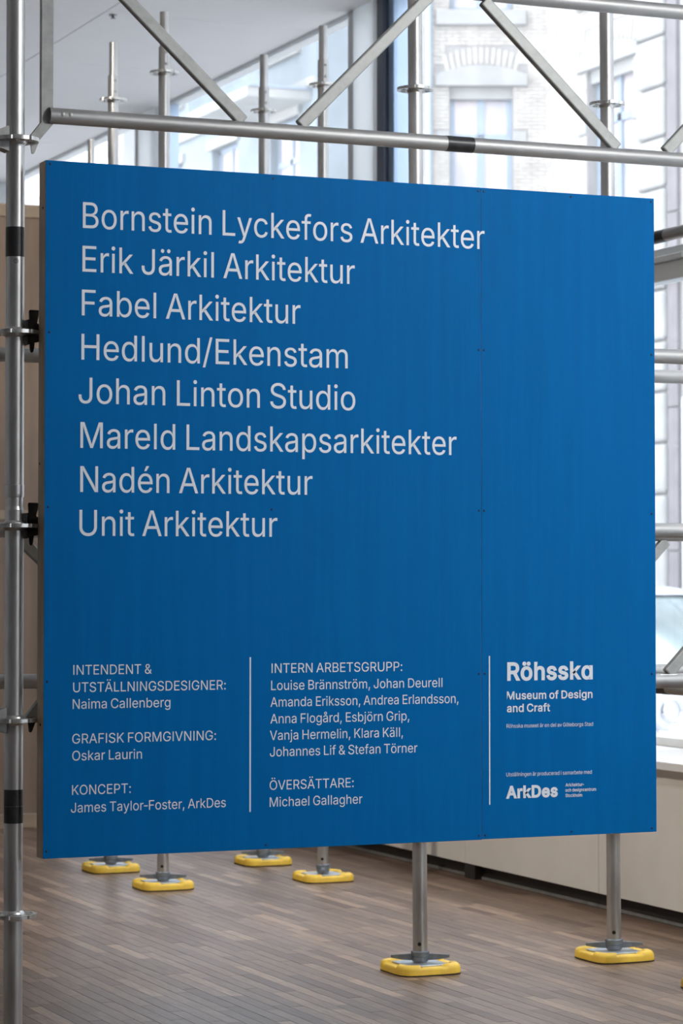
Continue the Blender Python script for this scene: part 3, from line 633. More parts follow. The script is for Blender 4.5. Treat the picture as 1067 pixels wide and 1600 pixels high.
LINES = [
    ("Bornstein Lyckefors Arkitekter", 2.0811, 2.2124, 3.2373, 2.2088, 0.0672, 0),
    ("Erik Järkil Arkitektur", 2.0804, 2.0974, 2.8474, 2.0973, 0.0671, 0),
    ("Fabel Arkitektur", 2.0791, 1.9839, 2.6893, 1.9834, 0.0670, 0),
    ("Hedlund/Ekenstam", 2.0784, 1.8702, 2.8266, 1.8680, 0.0669, 0),
    ("Johan Linton Studio", 2.0714, 1.7558, 2.8490, 1.7570, 0.0668, 0),
    ("Mareld Landskapsarkitekter", 2.0765, 1.6423, 3.1507, 1.6399, 0.0667, 0),
    ("Nadén Arkitektur", 2.0765, 1.5287, 2.7242, 1.5261, 0.0667, 0),
    ("Unit Arkitektur", 2.0746, 1.4159, 2.6232, 1.4135, 0.0666, 0),
    ("INTENDENT &", 2.0597, 1.0584, 2.2723, 1.0564, 0.0249, 0),
    ("UTSTÄLLNINGSDESIGNER:", 2.0594, 1.0146, 2.4777, 1.0110, 0.0249, 0),
    ("Naima Callenberg", 2.0585, 0.9714, 2.3238, 0.9686, 0.0249, 0),
    ("GRAFISK FORMGIVNING:", 2.0576, 0.8833, 2.4506, 0.8791, 0.0249, 0),
    ("Oskar Laurin", 2.0578, 0.8391, 2.2461, 0.8366, 0.0249, 0),
    ("KONCEPT:", 2.0575, 0.7509, 2.2160, 0.7496, 0.0248, 0),
    ("James Taylor-Foster, ArkDes", 2.0548, 0.7068, 2.4784, 0.7033, 0.0248, 0),
    ("INTERN ARBETSGRUPP:", 2.6071, 1.0553, 2.9870, 1.0530, 0.0250, 0),
    ("Louise Brännström, Johan Deurell", 2.6059, 1.0114, 3.1070, 1.0063, 0.0250, 0),
    ("Amanda Eriksson, Andrea Erlandsson,", 2.6042, 0.9675, 3.1552, 0.9620, 0.0250, 0),
    ("Anna Flogård, Esbjörn Grip,", 2.6039, 0.9232, 3.0079, 0.9181, 0.0250, 0),
    ("Vanja Hermelin, Klara Käll,", 2.6025, 0.8794, 2.9889, 0.8747, 0.0250, 0),
    ("Johannes Lif & Stefan Törner", 2.6026, 0.8365, 3.0319, 0.8307, 0.0250, 0),
    ("ÖVERSÄTTARE:", 2.6020, 0.7478, 2.8439, 0.7438, 0.0249, 0),
    ("Michael Gallagher", 2.6021, 0.7040, 2.8693, 0.6985, 0.0249, 0),
    ("Röhsskɑ", 3.3041, 1.0232, 3.5706, 1.0216, 0.0510, 26),
    ("Museum of Design", 3.3030, 0.9717, 3.5696, 0.9696, 0.0225, 16),
    ("and Craft", 3.3030, 0.9366, 3.4366, 0.9356, 0.0225, 16),
    ("Röhsska museet är en del av Göteborgs Stad", 3.3017, 0.8951, 3.5710, 0.8913, 0.0105, 0),
    ("Utställningen är producerad i samarbete med", 3.3007, 0.7617, 3.5665, 0.7588, 0.0105, 0),
    ("ArkDes", 3.2996, 0.7005, 3.4599, 0.6983, 0.0350, 36),
    ("Arkitektur-", 3.4838, 0.7275, 3.5418, 0.7266, 0.0092, 14),
    ("och designcentrum", 3.4837, 0.7134, 3.5799, 0.7118, 0.0092, 14),
    ("Stockholm", 3.4837, 0.6980, 3.5361, 0.6976, 0.0092, 14),
]
for t, x0, z0, x1, z1, cap, bold in LINES:
    b = text_mesh(t, bx(x0), bx(x1), bz((z0 + z1) / 2), cap, bold)
    me = b.mesh('lettering', M['vinyl'])
    o = link('lettering', me, board, (0, -0.0006, 0))
# the two hairline rules between the columns
for x, za, zb in ((2.5467, 1.0966, 0.690), (3.2497, 1.0916, 0.6852)):
    MB().box((bx(x) - .0019, -0.0006, bz(zb)), (bx(x) + .0019, -0.0001, bz(za))).build('rule', M['vinyl'], board)

# ================================================================== SCAFFOLDING
TR, LR = 0.02415, 0.0212     # radii: uprights, ledgers and chords
def rosette_mesh():
    """flat ring with eight openings and a lightly notched rim, welded on with collars"""
    seg = 96; b = MB(); h = 0.0048
    def kind(i):
        a = (i + 0.5) / seg * 8 % 1.0; big = int((i + 0.5) / seg * 8) % 2
        d = abs(a - 0.5)
        return d < (0.34 if big else 0.22)
    def R(i, r):
        a = (i / seg * 8) % 1.0
        if r > 0.06: r = r - (0.0035 if (a < 0.06 or a > 0.94) else 0)
        return r
    rad = [0.0235, 0.034, 0.051, 0.0612]
    P = lambda i, r, z: (R(i % seg, r) * math.cos(2 * PI * i / seg), R(i % seg, r) * math.sin(2 * PI * i / seg), z)
    for i in range(seg):
        op = kind(i)
        for j in range(3):
            if j == 1 and op: continue
            for z in (h, -h):
                b._add([P(i, rad[j], z), P(i + 1, rad[j], z), P(i + 1, rad[j + 1], z), P(i, rad[j + 1], z)], [(0, 1, 2, 3)])
        b._add([P(i, rad[3], -h), P(i + 1, rad[3], -h), P(i + 1, rad[3], h), P(i, rad[3], h)], [(0, 1, 2, 3)])
        if op:
            for r in (rad[1], rad[2]):
                b._add([P(i, r, -h), P(i + 1, r, -h), P(i + 1, r, h), P(i, r, h)], [(0, 1, 2, 3)])
            if not kind((i - 1) % seg):
                b._add([P(i, rad[1], -h), P(i, rad[2], -h), P(i, rad[2], h), P(i, rad[1], h)], [(0, 1, 2, 3)])
            if not kind((i + 1) % seg):
                b._add([P(i + 1, rad[1], -h), P(i + 1, rad[2], -h), P(i + 1, rad[2], h), P(i + 1, rad[1], h)], [(0, 1, 2, 3)])
    b.lathe([(TR, 0.013), (0.0275, 0.009), (0.0295, h), (0.0295, -h), (0.0275, -0.009), (TR, -0.013)], seg=32)
    return b.mesh('rosette', M['rosette'])
ROS = rosette_mesh()
HOLE = MB().tube((TR - 0.004, 0, 0), (TR + 0.0006, 0, 0), 0.0065, seg=14).mesh('hole', M['hole'])
def tube_mesh(z0, z1):
    return MB().tube((0, 0, z0), (0, 0, z1), TR, seg=40, bore=0.020).mesh('tube', M['steel'])
SPIG = MB().tube((0, 0, 0), (0, 0, 0.19), 0.0190, seg=32, bore=0.0155)\
    .tube((0.0, 0, 0.1), (0.0, 0, 0.1), 0.001, seg=4, caps=False).mesh('spigot', M['steel'])
DENT = MB().lathe([(0.0, 0.0016), (0.004, 0.0010), (0.0065, 0.0)], seg=12).mesh('dent', M['steel_dark'])
def wing_mesh():
    b = MB()
    for s in (1,):
        b.prism([(s * 0.026, 0.038), (s * 0.060, 0.040), (s * 0.097, 0.0465), (s * 0.097, 0.0555), (s * 0.060, 0.0580), (s * 0.026, 0.0600)], -0.007, 0.007)
    return b.mesh('wing', M['jack'])
WING = wing_mesh()
NUT = MB().lathe([(0.0, 0.0345), (0.026, 0.0345), (0.0275, 0.040), (0.0275, 0.050), (0.0305, 0.053), (0.0305, 0.066), (0.0285, 0.0695), (0.0242, 0.0695)], seg=32).mesh('jack_nut', M['jack'])
SPIN = MB().lathe([(0.0, 0.029), (0.024, 0.029), (0.021, 0.033), (0.019, 0.036), (0.0, 0.036)], seg=28).mesh('spindle', M['steel_dark'])
PLATE = MB().box((-0.072, -0.072, 0.0250), (0.072, 0.072, 0.0300), bevel=0.0012).mesh('base_plate', M['plate'])
def pad_meshes():
    W2, cr = 0.113, 0.036
    seg = 96
    def sq(t, w):
        """rounded square outline of half width w"""
        r = cr * w / W2
        c, s = math.cos(t), math.sin(t)
        k = w - r
        # superellipse approximation keeps it even
        p = 5.0
        q = (abs(c) ** p + abs(s) ** p) ** (-1 / p)
        return w * q * c, w * q * s
    rows = []
    prof = [(1.0, 0.004), (1.0, 0.020), (0.985, 0.027), (0.95, 0.033), (0.90, 0.0355), (0.80, 0.0355), (0.755, 0.031), (0.735, 0.0245), (0.0, 0.0245)]
    for f, z in prof:
        row = []
        for i in range(seg):
            t = 2 * PI * i / seg
            x, y = sq(t, W2 * max(f, 0.001))
            m = min(abs(x), abs(y)) / max(abs(x), abs(y), 1e-9)
            zz = z
            if z > 0.0205 and f > 0.73:
                if m < 0.36: zz = min(z, 0.0275)
                elif m < 0.42: zz = min(z, 0.0235)
            row.append((x, y, zz))
        rows.append(row)
    a = MB(); a.grid(rows, closed=True, smooth=True)
    base = [[(*sq(2 * PI * i / seg, W2 * f), z) for i in range(seg)] for f, z in ((0.2, 0.0), (1.0, 0.0), (1.005, 0.0045))]
    b = MB(); b.grid(base, closed=True)
    return a.mesh('pad_body', M['pad']), b.mesh('pad_sole', M['pad_base'])
PAD, SOLE = pad_meshes()

def tape(parent, z0, z1, r=TR):
    MB().tube((0, 0, z0), (0, 0, z1), r + 0.0007, seg=40).build('tape', M['tape'], parent)

def post(name_label, x, y, ros, top, wing=-23.0, tilt=0.0, group=None, pad_label=None, dx=0.0):
    r = link('scaffold_post', None, loc=(x + dx, y, 0), label=name_label, cat='scaffold post', group=group)
    r.rotation_euler = (0, tilt, 0)
    link('tube', tube_mesh(0.066, top), r)
    for z in ros:
        link('rosette', ROS, r, (0, 0, z), (0, 0, math.radians(22.5)))
    if top < 3.56:
        link('spigot', SPIG, r, (0, 0, top - 0.04))
        for z in (top - 0.025, top - 0.075):
            link('dent', DENT, r, (0.0042 * 0 - TR * math.cos(math.radians(66.8 + 25)) , -TR * math.sin(math.radians(66.8 + 25)), z), (PI / 2, 0, math.radians(25 - 23)))
    for a, z in ((240, 0.093), (60, 0.093)):
        link('hole', HOLE, r, (0, 0, z), (0, 0, math.radians(a)))
    link('spindle', SPIN, r)
    nt = link('jack_nut', NUT, r)
    link('wing', WING, nt, (0, 0, 0), (0, 0, math.radians(wing)))
    link('wing', WING, nt, (0, 0, 0), (0, 0, math.radians(wing + 180)))
    link('base_plate', PLATE, r)
    if pad_label:
        p = link('rubber_pad', None, loc=(x + dx, y, 0), label=pad_label, cat='foot pad', group='yellow pads under the scaffold feet')
        link('pad_body', PAD, p)
        link('pad_sole', SOLE, p)
    return r

RZ = [0.4405 + 0.5 * i for i in range(7)]
GP = 'uprights of the scaffolding'
# near left upright: lower tube, swaged joint, upper tube
L = link('scaffold_post', None, loc=(1.927, 6.6475, 0), label='nearest scaffold post at far left, beside the blue board, with two black tape bands', cat='scaffold post', group=GP)
L.rotation_euler = (0, -0.0015, 0)
MB().tube((0, 0, 1.547), (0, 0, 3.55), TR, seg=48, bore=0.020).lathe([(TR, 1.547), (0.0252, 1.545), (0.0252, 1.522), (0.0240, 1.514), (0.0222, 1.513)], seg=48).build('tube', M['steel'], L)
MB().lathe([(0.0222, 1.515), (0.0222, 1.490), (0.0238, 1.482), (TR, 1.481), (TR, 1.479)], seg=48).tube((0, 0, 0.066), (0, 0, 1.480), TR, seg=48).build('tube', M['steel'], L)
for z in RZ:
    link('rosette', ROS, L, (0, 0, z), (0, 0, math.radians(22.5)))
tape(L, 2.136, 2.213); tape(L, 0.677, 0.720); tape(L, 0.7205, 0.763)
link('spindle', SPIN, L); nt = link('jack_nut', NUT, L); link('wing', WING, nt, (0, 0, 0), (0, 0, -0.4)); link('wing', WING, nt, (0, 0, 0), (0, 0, -0.4 + PI)); link('base_plate', PLATE, L)
p = link('rubber_pad', None, loc=(1.927, 6.6475, 0), label='yellow pad under the nearest post, below the frame edge', cat='foot pad', group='yellow pads under the scaffold feet')
link('pad_body', PAD, p); link('pad_sole', SOLE, p)
# stamped circled 3 below the upper tape, wrapped on the tube
def wrap(b, ang, z):
    out = MB()
    out.v = [((TR + 0.0005) * math.cos(ang + px / TR), (TR + 0.0005) * math.sin(ang + px / TR), z + pz) for px, py, pz in b.v]
    out.f, out.sm, out.mi = b.f, b.sm, b.mi
    return out
b = text_mesh('3', -0.0018, 0.0018, -0.0028, 0.0056, 22)
ring = MB()
for i in range(24):
    t0, t1 = 2 * PI * i / 24, 2 * PI * (i + 1) / 24
    ring._add([(0.0046 * math.cos(t0), 0, 0.0046 * math.sin(t0)), (0.0046 * math.cos(t1), 0, 0.0046 * math.sin(t1)),
               (0.0060 * math.cos(t1), 0, 0.0060 * math.sin(t1)), (0.0060 * math.cos(t0), 0, 0.0060 * math.sin(t0))], [(0, 1, 2, 3)])
ang = math.radians(254 + 6)
wrap(b, ang, 2.1235).build('number_mark', M['tape'], L)
wrap(ring, ang, 2.1235).build('number_ring', M['tape'], L)

P2, P3, YA, YB, YC, YD, YE = 3.7245, 4.4519, 7.327, 8.0594, 10.6123, 11.3168, 13.904
post('tall scaffold post behind the middle of the board, its foot at lower centre', P2, YB, RZ, 3.55, -23, -0.0050, GP, 'yellow pad under the post at lower centre', 0.006)
post('tall scaffold post on the right, coming down behind the right part of the board', P3, YB, RZ, 3.55, -20, -0.0054, GP, 'yellow pad under the post at lower right, near the window wall', 0.010)
post('scaffold post outside the right edge, joined by short taped ledgers', P3, YA, RZ, 3.55, -23, 0, GP, 'yellow pad cut by the right edge of the photo')
post('back scaffold post second from the left of the posts with bare tops', P2, YC, RZ, 3.55, -25, -0.001, GP, 'front yellow pad of the left pair behind the board')
post('leftmost back scaffold post with a bare spigot top against the ceiling', P2, YD, RZ, 3.55, -23, 0, GP, 'leftmost yellow pad, rear one of the left pair', 0.002)
post('back scaffold post third from left, its top just below the ceiling edge', P3, YD, RZ, 3.55, -23, 0, GP, 'rear yellow pad partly cut off by the board edge, left of the middle')
post('back scaffold post fourth from left, its spigot crossing the ceiling edge', P3, YC, RZ, 3.55, 67, 0, GP, 'yellow pad in the middle whose jack wings point away')
post('small distant scaffold post whose tip shows just above the board at left', P3, YE, RZ, 3.55, -23, 0, GP, 'yellow pad of the farthest post, hidden behind the board')
post('scaffold post outside the right edge carrying the front girders', P3, 6.6475, RZ, 3.55, -23, 0, GP, 'yellow pad outside the frame at right')
post('scaffold post outside the left edge carrying the rear lower girder', 1.927, YA, RZ, 3.55, -23, 0, GP, 'yellow pad outside the frame at left')
post('scaffold post outside the left edge carrying the short ledgers', 1.195, 6.6475, RZ, 3.55, -23, 0, GP, 'yellow pad outside the frame, farthest left')

def head_mesh():
    """wedge head: two jaws above and below the rosette, opening towards the post at the origin, pointing +x"""
    b = MB()
    b.prism([(0.0255, 0.0058), (0.066, 0.0058), (0.066, 0.0175), (0.0300, 0.0330), (0.0262, 0.0330)], -0.021, 0.021)
    b.prism([(0.0255, -0.0058), (0.066, -0.0058), (0.066, -0.0215), (0.0420, -0.0270), (0.0262, -0.0330)], -0.021, 0.021)
    b.box((0.0625, -0.021, -0.0215), (0.072, 0.021, 0.0175), bevel=0.002)
    return b.mesh('wedge_head', M['cast'])
def wedge_mesh():
    b = MB()
    b.prism([(0.0360, 0.0330), (0.0345, 0.0560), (0.0365, 0.0600), (0.0600, 0.0600), (0.0625, 0.0570), (0.0565, 0.0300),
             (0.0480, -0.0400), (0.0455, -0.0490), (0.0420, -0.0510), (0.0385, -0.0480), (0.0370, -0.0380)], -0.003, 0.003)
    return b.mesh('wedge', M['cast'])
HEAD, WEDGE = head_mesh(), wedge_mesh()  # shade-dark set; the grey copies below serve the lit heads
HEADG = HEAD.copy(); HEADG.materials.clear(); HEADG.materials.append(M['steel_dark'])
WEDGEG = WEDGE.copy(); WEDGEG.materials.clear(); WEDGEG.materials.append(M['steel_dark'])

PIN = MB().prism([(0.0560, 0.0060), (0.0565, -0.0060), (0.0480, -0.0280), (0.0455, -0.0320), (0.0420, -0.0330), (0.0395, -0.0310), (0.0365, -0.0060), (0.0365, 0.0060)], -0.003, 0.003).mesh('wedge_pin', M['cast'])
PING = PIN.copy(); PING.materials.clear(); PING.materials.append(M['steel_dark'])
def heads(parent, p, ang, dark=True):
    h = link('wedge_head', HEAD if dark else HEADG, parent, p, (0, 0, ang))
    link('wedge', WEDGE if dark else WEDGEG, h)

def ledger(label, a, b, dark=True, tapes=(), wedges=True, group='horizontal scaffold ledgers'):
    a, b = Vector(a), Vector(b); d = b - a; Ln = d.length; ang = math.atan2(d.y, d.x)
    r = link('scaffold_ledger', None, loc=a, rot=(0, 0, ang), label=label, cat='scaffold tube', group=group)
    MB().tube((0.0722, 0, 0), (Ln - 0.0722, 0, 0), LR, seg=36).build('tube', M['steel_chord'], r)
    heads(r, (0, 0, 0), 0, dark)
    if wedges: heads(r, (Ln, 0, 0), PI, dark)
    else: link('wedge_head', HEADG, r, (Ln, 0, 0), (0, 0, PI))
    for t0, t1 in tapes:
        MB().tube((t0, 0, 0), (t1, 0, 0), LR + 0.0008, seg=36).build('tape', M['tape'], r)
    return r
ledger('long ledger behind the blue board, upper of the two bright tubes at the right edge', (1.927, 6.6475, 1.9405), (P3, 6.6475, 1.9405))
ledger('long ledger a step farther back, lower of the two bright tubes at the right edge', (1.927, YA, 1.9405), (P3, YA, 1.9405))
ledger('short ledger with black tape running towards the viewer above the window transom', (P3, YA, 2.4405), (P3, YB, 2.4405), False, ((0.336, 0.42),))
ledger('short ledger with black tape just under the lower girder at the right edge', (P3, YA, 0.9405), (P3, YB, 0.9405), False, ((0.336, 0.42),))
ledger('ledger leaving the nearest post to the left at its upper rosette', (1.195, 6.6475, 2.4405), (1.927, 6.6475, 2.4405), wedges=False)
ledger('ledger leaving the nearest post to the left at its lower rosette', (1.195, 6.6475, 0.9405), (1.927, 6.6475, 0.9405), wedges=False)

def bar(b, p0, p1, w, t, bevel=0.003):
    """flat bar in the girder's own xz plane"""
    p0, p1 = Vector(p0), Vector(p1); d = p1 - p0
    m = Matrix.Translation((p0 + p1) / 2) @ Matrix.Rotation(-math.atan2(d.z, d.x), 4, 'Y')
    b.box((-d.length / 2, -t / 2, -w / 2), (d.length / 2, t / 2, w / 2), m, bevel)
    return b
def girder(label, x0, x1, y, zt, tapes=()):
    """lattice girder: two chords 0.43 m apart, flat end bars cranked to the lower rosettes, zigzag of flat bars"""
    r = link('lattice_girder', None, loc=(x0, y, zt), label=label, cat='scaffold girder')
    Ln = x1 - x0; H = -0.4295
    MB().tube((0.0722, 0, 0), (Ln - 0.0722, 0, 0), LR, seg=36, bore=0.017).build('chord', M['steel_chord'], r)
    MB().tube((0.086, 0, H), (Ln - 0.086, 0, H), LR, seg=36, bore=0.017).build('chord', M['steel_chord'], r, label='lower chord with open ends')
    for s, o in ((1, 0), (-1, Ln)):
        b = MB()
        X = lambda v: o + s * v
        # upright end bar and its cranked foot, mitred into one plate
        b.prism([(X(0.0665), 0.015), (X(0.0975), 0.015), (X(0.0975), -0.452), (X(0.0620), -0.4945), (X(0.0300), -0.4945), (X(0.0665), -0.448)], 0.0, 0.020)
        b.build('end_plate', M['bar'], r)
        heads(r, (o, 0, 0), 0 if s > 0 else PI, zt < 2)
        link('wedge_pin', PING if zt > 2 else PIN, r, (o, 0, -0.5), (0, 0, 0 if s > 0 else PI))
    zb, zu = H + 0.020, -0.020
    nodes = [((0.205, zu), (0.628, zb)), ((0.793, zb), (1.183, zu)), ((1.348, zu), (1.771, zb)), ((1.929, zb), (2.320, zu))]
    for (xa, za), (xc, zc) in nodes:
        b = bar(MB(), (xa, 0, za), (xc, 0, zc), 0.033, 0.022, 0.004)
        d = b.build('diagonal', M['bar'], r)
        for (xx, z) in ((xa, za), (xc, zc)):
            sgn = 1 if z == zb else -1
            MB().box((xx - 0.030, -0.012, z - 0.0045 * (1 if sgn > 0 else -1) - 0.003), (xx + 0.030, 0.012, z - 0.0045 * (1 if sgn > 0 else -1) + 0.004), bevel=0.0025).build('weld', M['rosette'], d)
    for t0, t1 in tapes:
        MB().tube((t0 - x0, 0, H), (t1 - x0, 0, H), LR + 0.0008, seg=36).build('tape', M['tape'], r)
    for xx in (0.118, 0.139):
        link('dent', DENT, r, (xx, -LR + 0.0004, H + 0.002), (PI / 2, 0, 0))
    return r
girder('lattice girder across the top, above the blue board, with a black tape band', 1.927, P3, 6.6475, 2.9405, ((3.157, 3.239),))
girder('lattice girder directly behind the lower half of the blue board', 1.927, P3, 6.6475, 1.4405)
girder('lattice girder one bay farther back, parallel to the one behind the board', 1.927, P3, YA, 1.4405)

# ================================================================== PLYWOOD PARTITION at far left
wp = link('plywood_partition', None, loc=(2.4, 13.389, 0), label='plywood partition wall standing behind the nearest post at far left', cat='partition')
for i in range(2):
    MB().box((i * 0.9 + 0.0008, 0.012, 0.075), ((i + 1) * 0.9 - 0.0008, 0.030, 3.18), bevel=0.0008).build('plywood_sheet', M['wood'], wp)
for z0, z1 in ((3.180, 3.246), (1.600, 1.648), (0.0, 0.072)):
    MB().box((0, -0.006, z0), (1.8, 0.060, z1), bevel=0.002).build('rail', M['wood_rail'], wp)
for x in (0.0, 0.875, 1.755):
    MB().box((x, 0.0305, 0.073), (x + 0.045, 0.075, 3.179), bevel=0.002).build('stud', M['wood_rail'], wp)
for x in (0.1, 1.65):
    MB().box((x, 0.062, 0.0), (x + 0.045, 0.62, 0.045), bevel=0.002).build('foot', M['wood_rail'], wp)

# ================================================================== OUTSIDE
MB().box((5.62, -30, -0.6), (60, 110, -0.18)).build('street', M['asphalt'], kind='structure')
MB().box((13.6, 6, -0.18), (16.0, 110, -0.05), bevel=0.01).build('pavement', M['stone'], kind='structure')

def frame_mtx(o, ux, uy):
    X = Vector((ux, uy, 0)).normalized(); Z = Vector((0, 0, 1)); Y = Z.cross(X)
    m = Matrix.Identity(4)
    for i in range(3):
        m[i][0], m[i][1], m[i][2], m[i][3] = X[i], Y[i], Z[i], o[i]
    return m

def facade(b, mtx, Lu, z0, z1, holes, depth=0.35):
    us = sorted({0, Lu} | {h[0] for h in holes} | {h[1] for h in holes})
    zs = sorted({z0, z1} | {h[2] for h in holes} | {h[3] for h in holes})
    for ua, ub in zip(us, us[1:]):
        for za, zb in zip(zs, zs[1:]):
            um, zm = (ua + ub) / 2, (za + zb) / 2
            if not any(h[0] < um < h[1] and h[2] < zm < h[3] for h in holes):
                b.box((ua, 0, za), (ub, depth, zb), mtx)

def sash(parent, mtx, u0, u1, z0, z1, tr=0.34, mfr=None, mpn=None):
    """casement window: outer frame, centre post, transom; panes as sub-parts"""
    f = MB(); t = 0.07; zt = z1 - (z1 - z0) * tr; um = (u0 + u1) / 2
    f.box((u0, .14, z0), (u0 + t, .22, z1), mtx).box((u1 - t, .14, z0), (u1, .22, z1), mtx)
    f.box((u0, .14, z1 - t), (u1, .22, z1), mtx).box((u0, .14, z0), (u1, .22, z0 + t), mtx)
    f.box((u0, .13, zt - .05), (u1, .22, zt + .05), mtx).box((um - .05, .13, z0), (um + .05, .22, z1), mtx)
    w = f.build('window', mfr or M['wframe'], parent)
    for a, c in ((u0 + t, um - .05), (um + .05, u1 - t)):
        for d, e in ((z0 + t, zt - .05), (zt + .05, z1 - t)):
            MB().box((a, .17, d), (c, .19, e), mtx).build('pane', mpn or M['wpane'], w)
    return w

def arch_poly(u0, u1, z0, z1, rise, n=10):
    """lintel with a gently arched top"""
    top = [(u0 + (u1 - u0) * i / n, z1 + rise * (1 - (2 * i / n - 1) ** 2)) for i in range(n + 1)]
    return [(u0, z0)] + top + [(u1, z0)]

# ---- corner building of pale brick
cb = link('brick_building', None, loc=(16, 30.6, -0.18), label='pale brick corner building with arched stone lintels across the street', cat='building')
P0 = Vector((16.0, 30.6, 0)); D = Vector((-0.9195, 0.393, 0)); L1 = 2.25
O1 = P0 + D * L1
inv = Matrix.Translation((-16, -30.6, 0.18))
F1 = inv @ frame_mtx((O1.x, O1.y, 0), 0.9195, -0.393)
F2 = inv @ frame_mtx((16, 30.6, 0), 0, -1)
H1 = [(L1 - 1.27, L1 - 0.454, z, z + 2.05) for z in (2.55, 5.65, 8.65)]
H2 = [(u, u + 1.19, z, z + 2.05) for u in (1.08, 4.6, 8.1, 11.6) for z in (2.55, 5.65, 8.65)]
w = MB()
facade(w, F1, L1, -0.18, 13.0, H1)
facade(w, F2, 15.5, -0.18, 13.0, H2)
w.build('wall', M['mortar'], cb)
bk = MB()
def bricks(mtx, ua, ub, za, zb, skips):
    row = 0; z = za
    while z < zb:
        u = ua - (0.085 if row % 2 else 0)
        while u < ub:
            a, c = max(ua, u) + .004, min(ub, u + .17) - .004
            if c - a > 0.03:
                m = (a + c) / 2; zm = z + .025
                cut = [s for s in skips if s[0] < c and s[1] > a and s[2] < zm < s[3]]
                ok = True
                for s in cut:
                    if s[0] > a + .03: c = s[0] - .003
                    elif s[1] < c - .03: a = s[1] + .003
                    else: ok = False
                if ok:
                    e = random.uniform(0.008, 0.014)
                    vs = [(a, -e, z), (c, -e, z), (c, -e, z + .043), (a, -e, z + .043), (a, 0, z), (c, 0, z), (c, 0, z + .043), (a, 0, z + .043)]
                    bk._add([mtx @ Vector(v) for v in vs], [(0, 1, 2, 3), (0, 4, 5, 1), (1, 5, 6, 2), (2, 6, 7, 3), (3, 7, 4, 0)])
            u += .17
        z += .050; row += 1
S1, S2 = [], []
for (u0, u1, z0, z1), mt, S in [(h, F1, S1) for h in H1] + [(h, F2, S2) for h in H2]:
    sash(cb, mt, u0, u1, z0, z1)
    MB().prism(arch_poly(u0 - .19, u1 + .19, z1 - .04, z1 + .10, .13), -0.07, 0.02, mt).prism(arch_poly(u0 - .09, u1 + .09, z1 - .20, z1 - .03, .0), 0.05, 0.10, mt).build('lintel', M['stone'], cb)
    MB().box((u0 - .18, -.10, z0 - .20), (u1 + .18, .14, z0), mt, 0.015).build('sill', M['stone'], cb)
    for uu in ((u0 - .18, u0 - .003), (u1 + .003, u1 + .18)):
        MB().box((uu[0], -.03, z0 + 1.22), (uu[1], .02, z0 + 1.42), mt, 0.006).build('stone', M['stone'], cb)
    S += [(u0 - .01, u1 + .01, z0, z1), (u0 - .20, u1 + .20, z1 - .05, z1 + .24), (u0 - .19, u1 + .19, z0 - .21, z0), (u0 - .19, u1 + .19, z0 + 1.21, z0 + 1.43),
          (u0 - .06, u1 + .06, z1 + .20, z1 + .48)]
    for i in range(13):       # soldier course fanned above the lintel
        a = (i - 6) / 6.0
        uc = (u0 + u1) / 2 + a * (u1 - u0 + .1) / 2
        zc = z1 + .36 - .10 * a * a
        m = mt @ Matrix.Translation((uc, 0, zc)) @ Matrix.Rotation(a * 0.22, 4, 'Y')
        bk.box((-.026, -.014, -.11), (.026, 0, .11), m)
S2 += [(2.50, 3.45, -1, 14)]
bricks(F1, 0.0, L1, 4.0, 9.9, S1)
bricks(F2, 0.0, 6.2, 4.75, 9.9, S2)
bk.build('brickwork', M['brick'], cb, kind='stuff')
for k in range(16):           # rusticated blocks beside the entrance
    MB().box((2.45, -.09, -0.16 + k * .61), (3.10, .0, -0.16 + k * .61 + .585), F2, 0.045).build('block', M['stone'], cb)
for z0, z1 in ((-.15, 1.58), (1.60, 3.28), (3.30, 5.6), (5.62, 8.2), (8.22, 12.9)):
    MB().box((3.14, -.05, z0), (3.37, 0, z1), F2, 0.006).build('pilaster', M['pipe'], cb)
MB().box((3.40, -.02, -.15), (4.5, 0, 3.4), F2, 0.01).build('door', M['frame_g'], cb)
dp = MB().tube(F1 @ Vector((0.70, -.09, -.1)), F1 @ Vector((0.70, -.09, 12.9)), 0.045, seg=16)
dp.build('drainpipe', M['frame_b'], cb)
MB().box((-.12, -.14, 12.9), (L1, .5, 13.2), F1).box((0, -.14, 12.9), (15.6, .5, 13.2), F2).build('cornice', M['stone'], cb)
rf = MB()
pts = [F1 @ Vector((0, 0, 0)), F2 @ Vector((0, 0, 0)), F2 @ Vector((15.5, 0, 0)), F2 @ Vector((15.5, 9, 0)), F2 @ Vector((-4, 9, 0))]
n = len(pts)
rf._add([(p.x, p.y, 13.2 + .18) for p in pts] + [(p.x, p.y, 13.5 + .18) for p in pts], [tuple(range(n)), tuple(range(n, 2 * n))] + [(i, (i + 1) % n, (i + 1) % n + n, i + n) for i in range(n)])
rf.build('roof', M['roof'], cb)

